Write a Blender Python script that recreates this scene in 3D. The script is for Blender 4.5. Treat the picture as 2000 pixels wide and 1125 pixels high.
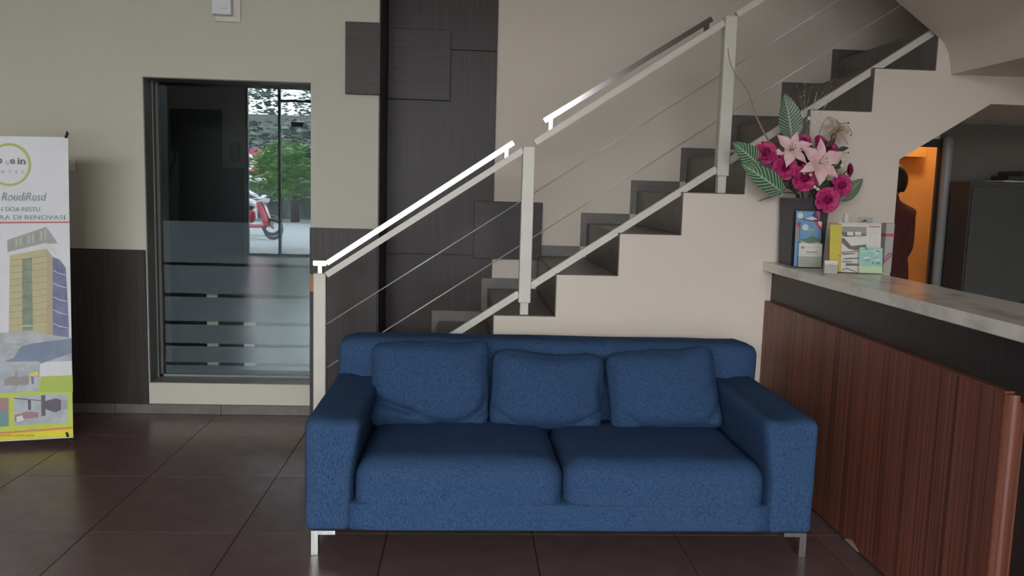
import bpy, bmesh, math, random
from mathutils import Vector, Matrix, noise
random.seed(7)
R = math.radians
C = bpy.context.scene.collection
for o in list(bpy.data.objects):
    bpy.data.objects.remove(o)

# ------------------------------------------------------------------ camera
F, HC = 1620.0, 1.35
RT = Vector((0.99816726, -0.05342294, 0.02842744))
DN = Vector((0.02187567, -0.11945187, -0.99259897))
FW = Vector((0.05642326, 0.99140165, -0.11806428))
cam_d = bpy.data.cameras.new('camera')
cam_d.sensor_width = 36; cam_d.lens = F/2000*36; cam_d.clip_start = 0.05; cam_d.clip_end = 300
cam = bpy.data.objects.new('camera', cam_d); C.objects.link(cam)
m = Matrix.Identity(4)
for i, v in enumerate((RT, -DN, -FW)):
    for j in range(3): m[j][i] = v[j]
m[2][3] = HC
cam.matrix_world = m
bpy.context.scene.camera = cam

# ------------------------------------------------------------------ world: overcast daylight
w = bpy.data.worlds.new('overcast_sky'); bpy.context.scene.world = w
w.use_nodes = True
nt = w.node_tree; nt.nodes.clear()
wo = nt.nodes.new('ShaderNodeOutputWorld'); bg = nt.nodes.new('ShaderNodeBackground')
tc = nt.nodes.new('ShaderNodeTexCoord'); sx = nt.nodes.new('ShaderNodeSeparateXYZ'); cr = nt.nodes.new('ShaderNodeValToRGB')
nt.links.new(tc.outputs['Generated'], sx.inputs[0]); nt.links.new(sx.outputs['Z'], cr.inputs['Fac'])
cr.color_ramp.elements[0].position = 0.0; cr.color_ramp.elements[0].color = (0.99, 0.985, 0.97, 1)
cr.color_ramp.elements[1].position = 1.0; cr.color_ramp.elements[1].color = (0.95, 0.97, 1.0, 1)
nt.links.new(cr.outputs['Color'], bg.inputs['Color']); bg.inputs['Strength'].default_value = 9.0
nt.links.new(bg.outputs[0], wo.inputs[0])
# daylight portal in the glazed shop front behind the camera
pl = bpy.data.lights.new('window_front_offscreen', 'AREA'); pl.shape = 'RECTANGLE'; pl.size = 5.7; pl.size_y = 3.4
pl.cycles.is_portal = True
po = bpy.data.objects.new('window_front_offscreen', pl); C.objects.link(po)
po.location = (-1.17, -5.5, 1.7); po.rotation_euler = (R(90), 0, 0)

vs = bpy.context.scene.view_settings
vs.view_transform = 'Standard'; vs.look = 'None'; vs.gamma = 1.0; vs.use_curve_mapping = False
vs.exposure = 1.62

# ------------------------------------------------------------------ helpers
def ray(x, y):
    return RT*((x-1000)/F) + DN*((y-562.5)/F) + FW
def onY(x, y, Y):
    d = ray(x, y); t = Y/d.y; return Vector((d.x*t, Y, HC+d.z*t))
def onZ(x, y, z):
    d = ray(x, y); t = (z-HC)/d.z; return Vector((d.x*t, d.y*t, z))

WO = {}
def wpos(o):
    return WO.get(o.name, Vector((0, 0, 0)))

def link(o, parent, origin, rotz=0.0):
    C.objects.link(o)
    origin = Vector(origin)
    WO[o.name] = origin
    if parent is not None:
        o.parent = parent
        o.location = origin - wpos(parent)
    else:
        o.location = origin
    return o

def tag(o, label=None, cat=None, group=None, kind=None):
    if label: o['label'] = label
    if cat: o['category'] = cat
    if group: o['group'] = group
    if kind: o['kind'] = kind
    return o

def thing(name, loc, label=None, cat=None, group=None, kind=None):
    o = bpy.data.objects.new(name, None); o.empty_display_size = 0.1
    link(o, None, loc)
    return tag(o, label, cat, group, kind)

def fin(name, bm, mat, parent=None, origin=None, smooth=False, xf=None):
    """bm holds world-space vertices; becomes ONE mesh object"""
    if xf is not None: bmesh.ops.transform(bm, matrix=xf, verts=bm.verts)
    if origin is None:
        xs = [v.co.x for v in bm.verts]; ys = [v.co.y for v in bm.verts]; zs = [v.co.z for v in bm.verts]
        origin = Vector(((min(xs)+max(xs))/2, (min(ys)+max(ys))/2, min(zs)))
    origin = Vector(origin)
    bmesh.ops.translate(bm, verts=bm.verts, vec=-origin)
    if smooth:
        for f in bm.faces: f.smooth = True
    me = bpy.data.meshes.new(name); bm.to_mesh(me); bm.free()
    me.materials.append(MT[mat] if isinstance(mat, str) else mat)
    o = bpy.data.objects.new(name, me)
    return link(o, parent, origin)

def bx(bm, x0, x1, y0, y1, z0, z1, bev=0.0, seg=2):
    vs_ = [bm.verts.new(c) for c in ((x0,y0,z0),(x1,y0,z0),(x1,y1,z0),(x0,y1,z0),(x0,y0,z1),(x1,y0,z1),(x1,y1,z1),(x0,y1,z1))]
    fs = [bm.faces.new([vs_[i] for i in q]) for q in ((3,2,1,0),(4,5,6,7),(0,1,5,4),(1,2,6,5),(2,3,7,6),(3,0,4,7))]
    if bev > 0:
        es = set(e for f in fs for e in f.edges)
        bmesh.ops.bevel(bm, geom=list(es), offset=bev, segments=seg, affect='EDGES', profile=0.5)
    return bm

def box(name, x0, x1, y0, y1, z0, z1, mat, parent=None, bev=0.0, seg=2, origin=None):
    return fin(name, bx(bmesh.new(), x0, x1, y0, y1, z0, z1, bev, seg), mat, parent, origin)

def prism(bm, pts, axis, a, b):
    """extrude polygon pts (2D) along axis from a to b; axis 'y': pts are (x,z)"""
    def P(p, t):
        return {'y': (p[0], t, p[1]), 'x': (t, p[0], p[1]), 'z': (p[0], p[1], t)}[axis]
    A = [bm.verts.new(P(p, a)) for p in pts]; B = [bm.verts.new(P(p, b)) for p in pts]
    bm.faces.new(A); bm.faces.new(B[::-1])
    n = len(pts)
    for i in range(n):
        bm.faces.new((A[i], B[i], B[(i+1) % n], A[(i+1) % n]))
    bmesh.ops.recalc_face_normals(bm, faces=bm.faces)
    return bm

def bar(bm, p0, p1, wy, h, bev=0.0):
    """box-section bar between two points in an XZ plane; wy = width in Y, h = height across"""
    p0, p1 = Vector(p0), Vector(p1)
    d = (p1-p0).normalized(); s = Vector((0, 1, 0)); n = d.cross(s).normalized()
    vv = []
    for p in (p0, p1):
        for a, b in ((-1,-1),(1,-1),(1,1),(-1,1)):
            vv.append(bm.verts.new(p + s*(a*wy/2) + n*(b*h/2)))
    fs = [bm.faces.new([vv[i] for i in q]) for q in ((0,1,2,3),(7,6,5,4),(0,4,5,1),(1,5,6,2),(2,6,7,3),(3,7,4,0))]
    bmesh.ops.recalc_face_normals(bm, faces=fs)
    if bev: bmesh.ops.bevel(bm, geom=list(set(e for f in fs for e in f.edges)), offset=bev, segments=2, affect='EDGES')
    return bm

def tube(bm, pts, r, n=8, cap=True):
    pts = [Vector(p) for p in pts]
    rings = []
    up = Vector((0.13, 0.31, 0.94))
    for i, p in enumerate(pts):
        t = (pts[min(i+1, len(pts)-1)] - pts[max(i-1, 0)]).normalized()
        a = t.cross(up)
        if a.length < 1e-3: a = t.cross(Vector((1, 0, 0)))
        a.normalize(); b = t.cross(a)
        rr = r(i/(len(pts)-1)) if callable(r) else r
        rings.append([bm.verts.new(p + a*math.cos(k*2*math.pi/n)*rr + b*math.sin(k*2*math.pi/n)*rr) for k in range(n)])
    for A, B in zip(rings, rings[1:]):
        for k in range(n): bm.faces.new((A[k], A[(k+1) % n], B[(k+1) % n], B[k]))
    if cap: bm.faces.new(rings[0][::-1]); bm.faces.new(rings[-1])
    return bm

def soft(size, r, n=10, puff=(0, 0, 0), wob=0.0, seed=0.0, pinch=0.0):
    """rounded, slightly puffed box centred on the origin"""
    bm = bmesh.new()
    bmesh.ops.create_cube(bm, size=2)
    bmesh.ops.subdivide_edges(bm, edges=bm.edges, cuts=n, use_grid_fill=True)
    h = Vector(size)/2
    for v in bm.verts:
        c = v.co.copy()
        # push grid lines towards the edges so that roundings are well sampled
        u = Vector([math.copysign(abs(k)**0.75, k) for k in c])
        p = Vector([u[i]*h[i] for i in range(3)])
        inner = Vector([max(-(h[i]-r), min(h[i]-r, p[i])) for i in range(3)])
        d = p-inner
        if d.length > 1e-9: p = inner + d.normalized()*r
        for i in range(3):
            j, k = (i+1) % 3, (i+2) % 3
            g = max(0, 1-u[j]**2)*max(0, 1-u[k]**2)
            p[i] += math.copysign(1, u[i])*puff[i]*g*(abs(u[i])**3)
        if pinch:
            q = abs(u[0])**3, abs(u[2])**3
            p[0] *= 1-pinch*q[0]*(1-q[1])*0.5; p[2] *= 1-pinch*q[1]*(1-q[0])*0.5
        if wob:
            nz = noise.noise_vector(Vector((p.x*5+seed, p.y*5+seed*1.7, p.z*5)))
            n2 = noise.noise_vector(Vector((p.x*14+seed, p.y*14, p.z*14-seed)))
            p += nz*wob + n2*wob*0.3
        v.co = p
    return bm

def at(loc, rx=0, ry=0, rz=0):
    return Matrix.Translation(Vector(loc)) @ Matrix.Rotation(rz, 4, 'Z') @ Matrix.Rotation(ry, 4, 'Y') @ Matrix.Rotation(rx, 4, 'X')

# ------------------------------------------------------------------ materials
MT = {}
def mat(name, col, rough=0.6, col2=None, scale=(8, 8, 8), bump=0.0, bscale=None, metal=0.0, spec=0.5, detail=4, contrast=(0.35, 0.65), sheen=0.0, rand=0.0):
    m = bpy.data.materials.new(name); m.use_nodes = True
    nt = m.node_tree; b = nt.nodes['Principled BSDF']
    b.inputs['Roughness'].default_value = rough; b.inputs['Metallic'].default_value = metal
    b.inputs['Specular IOR Level'].default_value = spec
    if sheen: b.inputs['Sheen Weight'].default_value = sheen
    tc = nt.nodes.new('ShaderNodeTexCoord'); mp = nt.nodes.new('ShaderNodeMapping'); mp.inputs['Scale'].default_value = scale
    nt.links.new(tc.outputs['Object'], mp.inputs['Vector'])
    nz = nt.nodes.new('ShaderNodeTexNoise'); nz.inputs['Scale'].default_value = 1.0; nz.inputs['Detail'].default_value = detail
    nt.links.new(mp.outputs[0], nz.inputs['Vector'])
    rp = nt.nodes.new('ShaderNodeValToRGB')
    rp.color_ramp.elements[0].position = contrast[0]; rp.color_ramp.elements[1].position = contrast[1]
    c2 = col2 or tuple(k*0.93 for k in col)
    rp.color_ramp.elements[0].color = (*c2, 1); rp.color_ramp.elements[1].color = (*col, 1)
    nt.links.new(nz.outputs['Fac'], rp.inputs['Fac'])
    out = rp.outputs['Color']
    if rand:
        oi = nt.nodes.new('ShaderNodeObjectInfo'); hv = nt.nodes.new('ShaderNodeHueSaturation')
        mr = nt.nodes.new('ShaderNodeMapRange'); mr.inputs['To Min'].default_value = 1-rand; mr.inputs['To Max'].default_value = 1+rand
        nt.links.new(oi.outputs['Random'], mr.inputs['Value']); nt.links.new(mr.outputs[0], hv.inputs['Value'])
        nt.links.new(out, hv.inputs['Color']); out = hv.outputs['Color']
    nt.links.new(out, b.inputs['Base Color'])
    if bump:
        bn = nt.nodes.new('ShaderNodeBump'); bn.inputs['Strength'].default_value = bump; bn.inputs['Distance'].default_value = 0.01
        src = nz
        if bscale:
            src = nt.nodes.new('ShaderNodeTexNoise'); src.inputs['Scale'].default_value = bscale; src.inputs['Detail'].default_value = 3
            nt.links.new(tc.outputs['Object'], src.inputs['Vector'])
        nt.links.new(src.outputs['Fac'], bn.inputs['Height']); nt.links.new(bn.outputs[0], b.inputs['Normal'])
    MT[name] = m
    return m

def emis(name, col, strength):
    m = bpy.data.materials.new(name); m.use_nodes = True
    b = m.node_tree.nodes['Principled BSDF']
    b.inputs['Base Color'].default_value = (*col, 1)
    b.inputs['Emission Color'].default_value = (*col, 1); b.inputs['Emission Strength'].default_value = strength
    MT[name] = m

def pane(name, refl, tint=(0.9, 0.95, 0.95), rough=0.0):
    m = bpy.data.materials.new(name); m.use_nodes = True
    nt = m.node_tree; nt.nodes.clear()
    o = nt.nodes.new('ShaderNodeOutputMaterial'); mx = nt.nodes.new('ShaderNodeMixShader')
    t = nt.nodes.new('ShaderNodeBsdfTransparent'); g = nt.nodes.new('ShaderNodeBsdfGlossy')
    t.inputs['Color'].default_value = (*tint, 1); g.inputs['Roughness'].default_value = rough
    g.inputs['Color'].default_value = (0.78, 0.92, 1, 1)
    mx.inputs[0].default_value = refl
    nt.links.new(t.outputs[0], mx.inputs[1]); nt.links.new(g.outputs[0], mx.inputs[2]); nt.links.new(mx.outputs[0], o.inputs[0])
    MT[name] = m

def film(name, col, alpha):
    m = bpy.data.materials.new(name); m.use_nodes = True
    nt = m.node_tree; nt.nodes.clear()
    o = nt.nodes.new('ShaderNodeOutputMaterial'); mx = nt.nodes.new('ShaderNodeMixShader')
    t = nt.nodes.new('ShaderNodeBsdfTransparent'); g = nt.nodes.new('ShaderNodeBsdfDiffuse')
    g.inputs['Color'].default_value = (*col, 1); mx.inputs[0].default_value = alpha
    nt.links.new(t.outputs[0], mx.inputs[1]); nt.links.new(g.outputs[0], mx.inputs[2]); nt.links.new(mx.outputs[0], o.inputs[0])
    MT[name] = m

CREAM = (0.55, 0.53, 0.46)
mat('cream_paint', CREAM, 0.75, tuple(k*0.96 for k in CREAM), (1.5, 1.5, 1.5), 0.08, 160)
mat('stair_paint', (0.72, 0.64, 0.575), 0.7, (0.70, 0.62, 0.555), (1.5, 1.5, 1.5), 0.06, 160)
mat('ceiling_paint', (0.62, 0.60, 0.57), 0.8)
mat('office_grey', (0.16, 0.15, 0.13), 0.8)          # dark grey partition of the back office
mat('orange_paint', (0.74, 0.46, 0.20), 0.7)
mat('dark_wood_v', (0.048, 0.036, 0.037), 0.42, (0.022, 0.017, 0.017), (110, 110, 2.2), 0.05, spec=0.3, contrast=(0.3, 0.7))
mat('dark_wood_h', (0.048, 0.036, 0.037), 0.42, (0.022, 0.017, 0.017), (2.2, 2.2, 110), 0.05, spec=0.3, contrast=(0.3, 0.7))
mat('zebra_wood', (0.26, 0.090, 0.057), 0.45, (0.082, 0.023, 0.014), (120, 105, 0.6), 0.06, contrast=(0.30, 0.66), detail=5)
mat('band_wood', (0.034, 0.024, 0.022), 0.45, (0.022, 0.015, 0.014), (60, 60, 2), 0.03)
mat('floor_tile', (0.150, 0.097, 0.093), 0.27, (0.128, 0.083, 0.080), (9, 9, 9), 0.015, 90, rand=0.06)
mat('grout', (0.02, 0.016, 0.016), 0.8)
mat('stair_tile', (0.165, 0.142, 0.132), 0.4, (0.125, 0.106, 0.098), (14, 14, 14), 0.02, 90, rand=0.07)
mat('skirt_tile', (0.15, 0.132, 0.128), 0.4, (0.12, 0.104, 0.102), (20, 20, 20))
mat('reveal_grey', (0.14, 0.13, 0.125), 0.45)
mat('frame_grey', (0.22, 0.22, 0.21), 0.4)
mat('white_paint', (0.66, 0.64, 0.58), 0.35)
mat('chrome', (0.46, 0.46, 0.47), 0.15, metal=1.0)
mat('brushed_steel', (0.62, 0.62, 0.63), 0.34, (0.5, 0.5, 0.51), (60, 60, 6), metal=1.0)
mat('cable_steel', (0.62, 0.60, 0.58), 0.4, metal=0.4)
mat('sofa_fabric', (0.055, 0.112, 0.225), 0.95, (0.022, 0.050, 0.118), (230, 230, 110), 0.35, contrast=(0.28, 0.72), spec=0.1)
mat('cushion_fabric', (0.050, 0.102, 0.205), 0.95, (0.020, 0.046, 0.108), (230, 230, 110), 0.35, contrast=(0.28, 0.72), spec=0.1)
mat('marble', (0.80, 0.76, 0.71), 0.24, (0.52, 0.49, 0.46), (9, 5, 9), detail=9, contrast=(0.32, 0.52))
mat('plinth_black', (0.02, 0.017, 0.016), 0.6)
mat('chip_raw', (0.40, 0.30, 0.25), 0.8)
mat('vase_grey', (0.045, 0.046, 0.055), 0.45)
mat('rose', (0.62, 0.045, 0.24), 0.6, (0.34, 0.012, 0.10), (60, 60, 60))
mat('rose_dark', (0.26, 0.010, 0.07), 0.6)
mat('lily', (0.74, 0.40, 0.46), 0.6, (0.80, 0.58, 0.58), (25, 25, 25))
mat('lily_pale', (0.62, 0.47, 0.42), 0.6, (0.56, 0.42, 0.36), (25, 25, 25))
mat('stamen', (0.25, 0.30, 0.10), 0.6)
mat('foliage_dark', (0.035, 0.050, 0.022), 0.6, (0.06, 0.045, 0.03), (30, 30, 30))
mat('twig_gold', (0.36, 0.25, 0.12), 0.5)
mat('twig_brown', (0.16, 0.11, 0.06), 0.6)
mat('pearl', (0.80, 0.76, 0.70), 0.25)
mat('thread', (0.40, 0.37, 0.33), 0.5)
mat('bud_white', (0.62, 0.60, 0.50), 0.6)
mat('paper', (0.72, 0.70, 0.67), 0.7)
mat('paper_grey', (0.45, 0.43, 0.42), 0.7)
mat('ink_grey', (0.17, 0.16, 0.16), 0.7)
mat('ink_dark', (0.07, 0.07, 0.075), 0.7)
mat('ink_mid', (0.33, 0.31, 0.31), 0.7)
mat('yellow', (0.62, 0.52, 0.08), 0.6)
mat('teal', (0.10, 0.42, 0.42), 0.6)
mat('teal_pale', (0.35, 0.62, 0.55), 0.6)
mat('mint', (0.58, 0.72, 0.45), 0.6)
mat('print_blue', (0.10, 0.27, 0.52), 0.5, (0.16, 0.34, 0.56), (30, 30, 30))
mat('print_navy', (0.03, 0.05, 0.14), 0.5)
mat('print_green', (0.10, 0.20, 0.12), 0.5)
mat('red', (0.55, 0.05, 0.05), 0.5)
mat('magenta', (0.50, 0.04, 0.13), 0.5)
mat('banner_vinyl', (0.66, 0.67, 0.72), 0.45, (0.62, 0.63, 0.69), (6, 6, 6))
mat('bn_lime', (0.52, 0.60, 0.09), 0.5)
mat('bn_lime2', (0.42, 0.52, 0.10), 0.5)
mat('bn_yellow', (0.75, 0.66, 0.03), 0.5)
mat('bn_amber', (0.75, 0.46, 0.05), 0.5)
mat('bn_red', (0.50, 0.10, 0.12), 0.5)
mat('bn_text', (0.10, 0.12, 0.13), 0.5)
mat('bn_text2', (0.22, 0.27, 0.26), 0.5)
mat('bn_pale', (0.46, 0.52, 0.42), 0.5)
mat('bn_facade', (0.50, 0.45, 0.27), 0.5, (0.45, 0.40, 0.24), (14, 14, 14))
mat('bn_facade2', (0.42, 0.37, 0.25), 0.5)
mat('bn_line', (0.28, 0.24, 0.13), 0.5)
mat('bn_glass', (0.16, 0.22, 0.15), 0.5, (0.24, 0.30, 0.22), (22, 22, 22))
mat('bn_navy', (0.10, 0.12, 0.24), 0.5, (0.20, 0.22, 0.36), (20, 20, 10))
mat('bn_blue', (0.15, 0.20, 0.31), 0.5, (0.20, 0.25, 0.36), (10, 10, 10))
mat('bn_grey', (0.30, 0.33, 0.36), 0.5, (0.46, 0.49, 0.53), (12, 12, 12))
mat('bn_crown', (0.34, 0.36, 0.32), 0.5)
mat('bn_white', (0.66, 0.67, 0.72), 0.5)
mat('bn_photo', (0.46, 0.50, 0.56), 0.5, (0.36, 0.39, 0.45), (16, 16, 16))
mat('bn_dark', (0.12, 0.11, 0.14), 0.5)
mat('bn_brick', (0.36, 0.22, 0.23), 0.5)
mat('bn_aqua', (0.16, 0.30, 0.32), 0.5)
mat('black_plastic', (0.015, 0.015, 0.016), 0.45)
mat('white_plastic', (0.70, 0.72, 0.78), 0.4)
mat('cream_plastic', (0.66, 0.62, 0.55), 0.45)
mat('steel_cabinet', (0.060, 0.060, 0.058), 0.5)
mat('pipe_grey', (0.30, 0.29, 0.30), 0.4)
mat('jamb_dark', (0.04, 0.035, 0.03), 0.6)
mat('maroon_cloth', (0.10, 0.028, 0.030), 0.9)
mat('skin', (0.30, 0.16, 0.10), 0.6)
mat('hair', (0.012, 0.010, 0.009), 0.6)
mat('dark_trousers', (0.02, 0.02, 0.025), 0.8)
mat('asphalt', (0.26, 0.26, 0.26), 0.85)
mat('leaf_green', (0.30, 0.56, 0.14), 0.6, (0.17, 0.36, 0.09), (3, 3, 3))
mat('tree_far_haze', (0.12, 0.17, 0.13), 0.8, (0.16, 0.21, 0.17), (2, 2, 2))  # distance haze is mixed into this foliage colour
mat('bark', (0.06, 0.05, 0.04), 0.8)
mat('roof_dark', (0.06, 0.055, 0.05), 0.8)
mat('sign_pink', (0.45, 0.02, 0.15), 0.5)
mat('grey_wall', (0.12, 0.14, 0.13), 0.8, (0.03, 0.035, 0.03), (1.2, 1.2, 1.2))
mat('street_plaster', (0.42, 0.40, 0.37), 0.8)
mat('patch_orange', (0.45, 0.20, 0.09), 0.6)
mat('mullion', (0.06, 0.09, 0.09), 0.4)
mat('shirt_white', (0.75, 0.75, 0.78), 0.8)
mat('bike_red', (0.4, 0.03, 0.06), 0.3)
mat('bike_silver', (0.6, 0.62, 0.65), 0.3)
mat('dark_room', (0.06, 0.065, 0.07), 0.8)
emis('bulb_warm', (1.0, 0.62, 0.25), 5)
pane('window_glass', 0.085)
pane('front_glass', 0.04, (0.95, 0.97, 0.97))
pane('acrylic', 0.012, (0.90, 0.91, 0.90), 0.08)
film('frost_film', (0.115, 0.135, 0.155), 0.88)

def leaf_mat(name, base, vein, nveins=11, lean=0.9):
    m = bpy.data.materials.new(name); m.use_nodes = True
    nt = m.node_tree; b = nt.nodes['Principled BSDF']; b.inputs['Roughness'].default_value = 0.45
    uv = nt.nodes.new('ShaderNodeUVMap'); s = nt.nodes.new('ShaderNodeSeparateXYZ'); nt.links.new(uv.outputs[0], s.inputs[0])
    def M(op, a, bb):
        n = nt.nodes.new('ShaderNodeMath'); n.operation = op
        for i, k in enumerate((a, bb)):
            if k is None: continue
            if isinstance(k, (int, float)): n.inputs[i].default_value = k
            else: nt.links.new(k, n.inputs[i])
        return n.outputs[0]
    av = M('ABSOLUTE', M('SUBTRACT', s.outputs['Y'], 0.5), None)
    ph = M('FRACT', M('SUBTRACT', M('MULTIPLY', s.outputs['X'], nveins), M('MULTIPLY', av, lean*6)), None)
    side = M('LESS_THAN', M('ABSOLUTE', M('SUBTRACT', ph, 0.5), None), 0.15)
    mid = M('LESS_THAN', av, 0.035)
    fac = M('MAXIMUM', side, mid)
    mx = nt.nodes.new('ShaderNodeMix'); mx.data_type = 'RGBA'
    mx.inputs[6].default_value = (*base, 1); mx.inputs[7].default_value = (*vein, 1)
    nt.links.new(fac, mx.inputs[0]); nt.links.new(mx.outputs[2], b.inputs['Base Color'])
    MT[name] = m
leaf_mat('leaf_striped', (0.045, 0.125, 0.060), (0.36, 0.50, 0.36))
leaf_mat('leaf_dull', (0.060, 0.115, 0.070), (0.36, 0.44, 0.36), 14)

# ------------------------------------------------------------------ room shell
YB, YG, YF, YS = 4.81, 5.00, 5.25, 4.12      # window wall, glass, far stair wall, stair side face
XL, XR, YR, ZC = -6.2, 5.0, -5.44, 3.6

floor = box('floor', XL, XR, YR, 6.9, -0.10, -0.008, 'grout'); tag(floor, kind='structure')
# floor tiles one by one where they can be told apart
TX, TY = 0.57, 0.62
tbm = bx(bmesh.new(), -TX/2+0.0015, TX/2-0.0015, -TY/2+0.0015, TY/2-0.0015, -0.008, 0, 0.0012, 1)
tile0 = fin('tile', tbm, 'floor_tile', floor, (0, 0, 0)); tme = tile0.data
first = True
for j in range(-4, 3):
    yc = 3.125 + TY*(j+0.5)
    for i in range(-8, 9):
        xc = -0.283 + TX*(i+0.5)
        o = tile0 if first else tile0.copy()
        if not first: C.objects.link(o)
        first = False
        o.parent = floor; o.location = Vector((xc, yc, 0)) - wpos(floor)
# the far end of the lobby, behind the camera, keeps its joints in the material
m_ = mat('floor_tile_far', (0.150, 0.097, 0.093), 0.24)
nt = m_.node_tree; b = nt.nodes['Principled BSDF']
br = nt.nodes.new('ShaderNodeTexBrick'); br.offset = 0; br.inputs['Scale'].default_value = 1.0
br.inputs['Brick Width'].default_value = TX; br.inputs['Row Height'].default_value = TY; br.inputs['Mortar Size'].default_value = 0.004
br.inputs['Color1'].default_value = (0.150, 0.097, 0.093, 1); br.inputs['Color2'].default_value = (0.14, 0.09, 0.088, 1); br.inputs['Mortar'].default_value = (0.02, 0.016, 0.016, 1)
t_ = nt.nodes.new('ShaderNodeTexCoord'); nt.links.new(t_.outputs['Object'], br.inputs['Vector']); nt.links.new(br.outputs['Color'], b.inputs['Base Color'])
yfar = 3.125 + TY*(-4)
box('tile_field', XL, XR, YR, yfar, -0.008, 0, 'floor_tile_far', floor, origin=(-0.283, yfar, -0.008))
box('tile_field', XL, -0.283-8*TX, yfar, YB, -0.008, 0, 'floor_tile_far', floor, origin=(-0.283-8*TX, yfar, -0.008))

ceil = box('ceiling', XL, XR, YR, 6.9, ZC, ZC+0.1, 'ceiling_paint'); tag(ceil, kind='structure')

# window wall (left half of the back): pieces around the opening
WX0, WX1, WZ0, WZ1 = -1.812, -0.886, 0.178, 1.913
wall_back = thing('wall_back', (-3.0, YB, 0), kind='structure')
box('wall_face', XL, WX0, YB, YB+0.2, 0, ZC, 'cream_paint', wall_back)
box('wall_face', WX0, WX1, YB, YB+0.2, WZ1, ZC, 'cream_paint', wall_back)
box('sill_panel', WX0, WX1, YB, YB+0.2, 0.0, WZ0, 'cream_paint', wall_back)
# column beside the window
box('column', WX1, -0.508, YB-0.018, YF, 0, ZC, 'cream_paint', wall_back)
box('column_dado', WX1-0.004, -0.508, YB-0.030, YB-0.018, 0.0, 1.102, 'dark_wood_v', wall_back)
box('column_side_panel', -0.508, -0.500, YB-0.018, YF-0.02, 0.0, ZC, 'dark_wood_v', wall_back)
box('orange_patch', -0.889, -0.862, YB-0.0312, YB-0.030, 0.735, 0.835, 'patch_orange', wall_back)  # small orange patch at the left edge of the column dado
# dark dado left of the window, board by board
xb = WX0-0.004
k = 0
while xb > -4.4:
    wdt = 0.60
    box('dado_panel', xb-wdt+0.002, xb, YB-0.014, YB, 0.056, 0.949, 'dark_wood_v', wall_back, 0.0015, 1)
    xb -= wdt
base = thing('baseboard_back', (-2.5, YB, 0), kind='structure')
jx = onY(432, 800, YB-0.016).x
xs_ = [jx + 0.6*q for q in range(-6, 1)] + [WX1+0.005]
for a, b_ in zip(xs_, xs_[1:]):
    box('skirting_tile', a+0.0012, b_-0.0012, YB-0.020, YB-0.0001, 0.0, 0.056, 'skirt_tile', base, 0.002, 1)

# the window itself
win = thing('window_1', ((WX0+WX1)/2, YG, WZ0), kind='structure')
box('reveal_left', WX0, WX0+0.006, YB+0.001, YG, WZ0, WZ1, 'reveal_grey', win)
box('reveal_top', WX0, WX1, YB+0.001, YG, WZ1-0.006, WZ1, 'reveal_grey', win)
box('reveal_sill', WX0, WX1, YB+0.001, YG, WZ0, WZ0+0.004, 'frame_grey', win)
box('frame_bead', WX0+0.006, WX0+0.012, YB+0.115, YB+0.127, WZ0, WZ1-0.006, 'frame_grey', win)
box('frame_side', WX0+0.006, WX0+0.022, YG-0.03, YG, WZ0+0.004, WZ1-0.006, 'reveal_grey', win)
box('frame_bottom', WX0+0.006, WX1, YG-0.03, YG, WZ0+0.004, WZ0+0.016, 'frame_grey', win)
bm = bmesh.new(); vv = [bm.verts.new(c) for c in ((WX0, YG-0.012, WZ0), (WX1, YG-0.012, WZ0), (WX1, YG-0.012, WZ1), (WX0, YG-0.012, WZ1))]; bm.faces.new(vv)
fin('glass_pane', bm, 'window_glass', win)
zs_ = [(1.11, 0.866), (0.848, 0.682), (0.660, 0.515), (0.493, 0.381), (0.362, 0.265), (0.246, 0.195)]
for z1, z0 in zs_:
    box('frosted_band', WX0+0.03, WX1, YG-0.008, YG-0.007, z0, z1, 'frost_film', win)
# unlit room behind the glass
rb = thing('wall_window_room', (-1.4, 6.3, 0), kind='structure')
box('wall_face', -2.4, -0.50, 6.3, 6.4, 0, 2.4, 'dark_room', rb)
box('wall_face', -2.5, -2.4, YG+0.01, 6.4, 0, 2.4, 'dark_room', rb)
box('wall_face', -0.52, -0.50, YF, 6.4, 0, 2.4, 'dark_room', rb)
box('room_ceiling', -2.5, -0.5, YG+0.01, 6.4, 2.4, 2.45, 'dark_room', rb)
for px, ztop in ((415, 0.72), (487, 0.56)):
    c = onY(px, 630, 5.22)
    box('white_post', c.x-0.034, c.x+0.034, 5.22, 5.26, 0.0, ztop, 'white_paint', rb)

# far wall along the stairs
DX0, DX1 = 2.50, 3.022        # doorway to the lit back room
DZ = 1.696
wf = thing('wall_far', (1.5, YF, 0), kind='structure')
box('wall_face', -0.508, 2.20, YF, YF+0.15, 0, ZC, 'stair_paint', wf)
box('wall_face', 2.20, DX0, YF, YF+0.15, 0, ZC, 'stair_paint', wf)
box('wall_face', DX0, DX1, YF, YF+0.02, DZ, ZC, 'stair_paint', wf)
box('wall_face', DX1, XR, YF, YF+0.02, 0, ZC, 'office_grey', wf)
# dark timber boards between column and stairs
PX0, PX1 = -0.500, 0.166
for z0, z1 in ((0.0, 0.930), (0.933, 2.187), (2.190, ZC)):
    box('timber_board', PX0, PX1, YF-0.020, YF, z0, z1, 'dark_wood_v', wf, 0.0015, 1)
box('accent_panel', PX0+0.002, -0.118, YF-0.045, YF-0.020, 1.880, 2.300, 'dark_wood_h', wf, 0.002, 1)
box('accent_panel', -0.692, -0.498, YB-0.045, YB-0.018, 1.853, 2.245, 'dark_wood_h', wall_back, 0.002, 1)
box('accent_panel', 0.046, 0.474, YF-0.045, YF-0.0201, 0.912, 1.272, 'dark_wood_h', wf, 0.002, 1)

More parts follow.
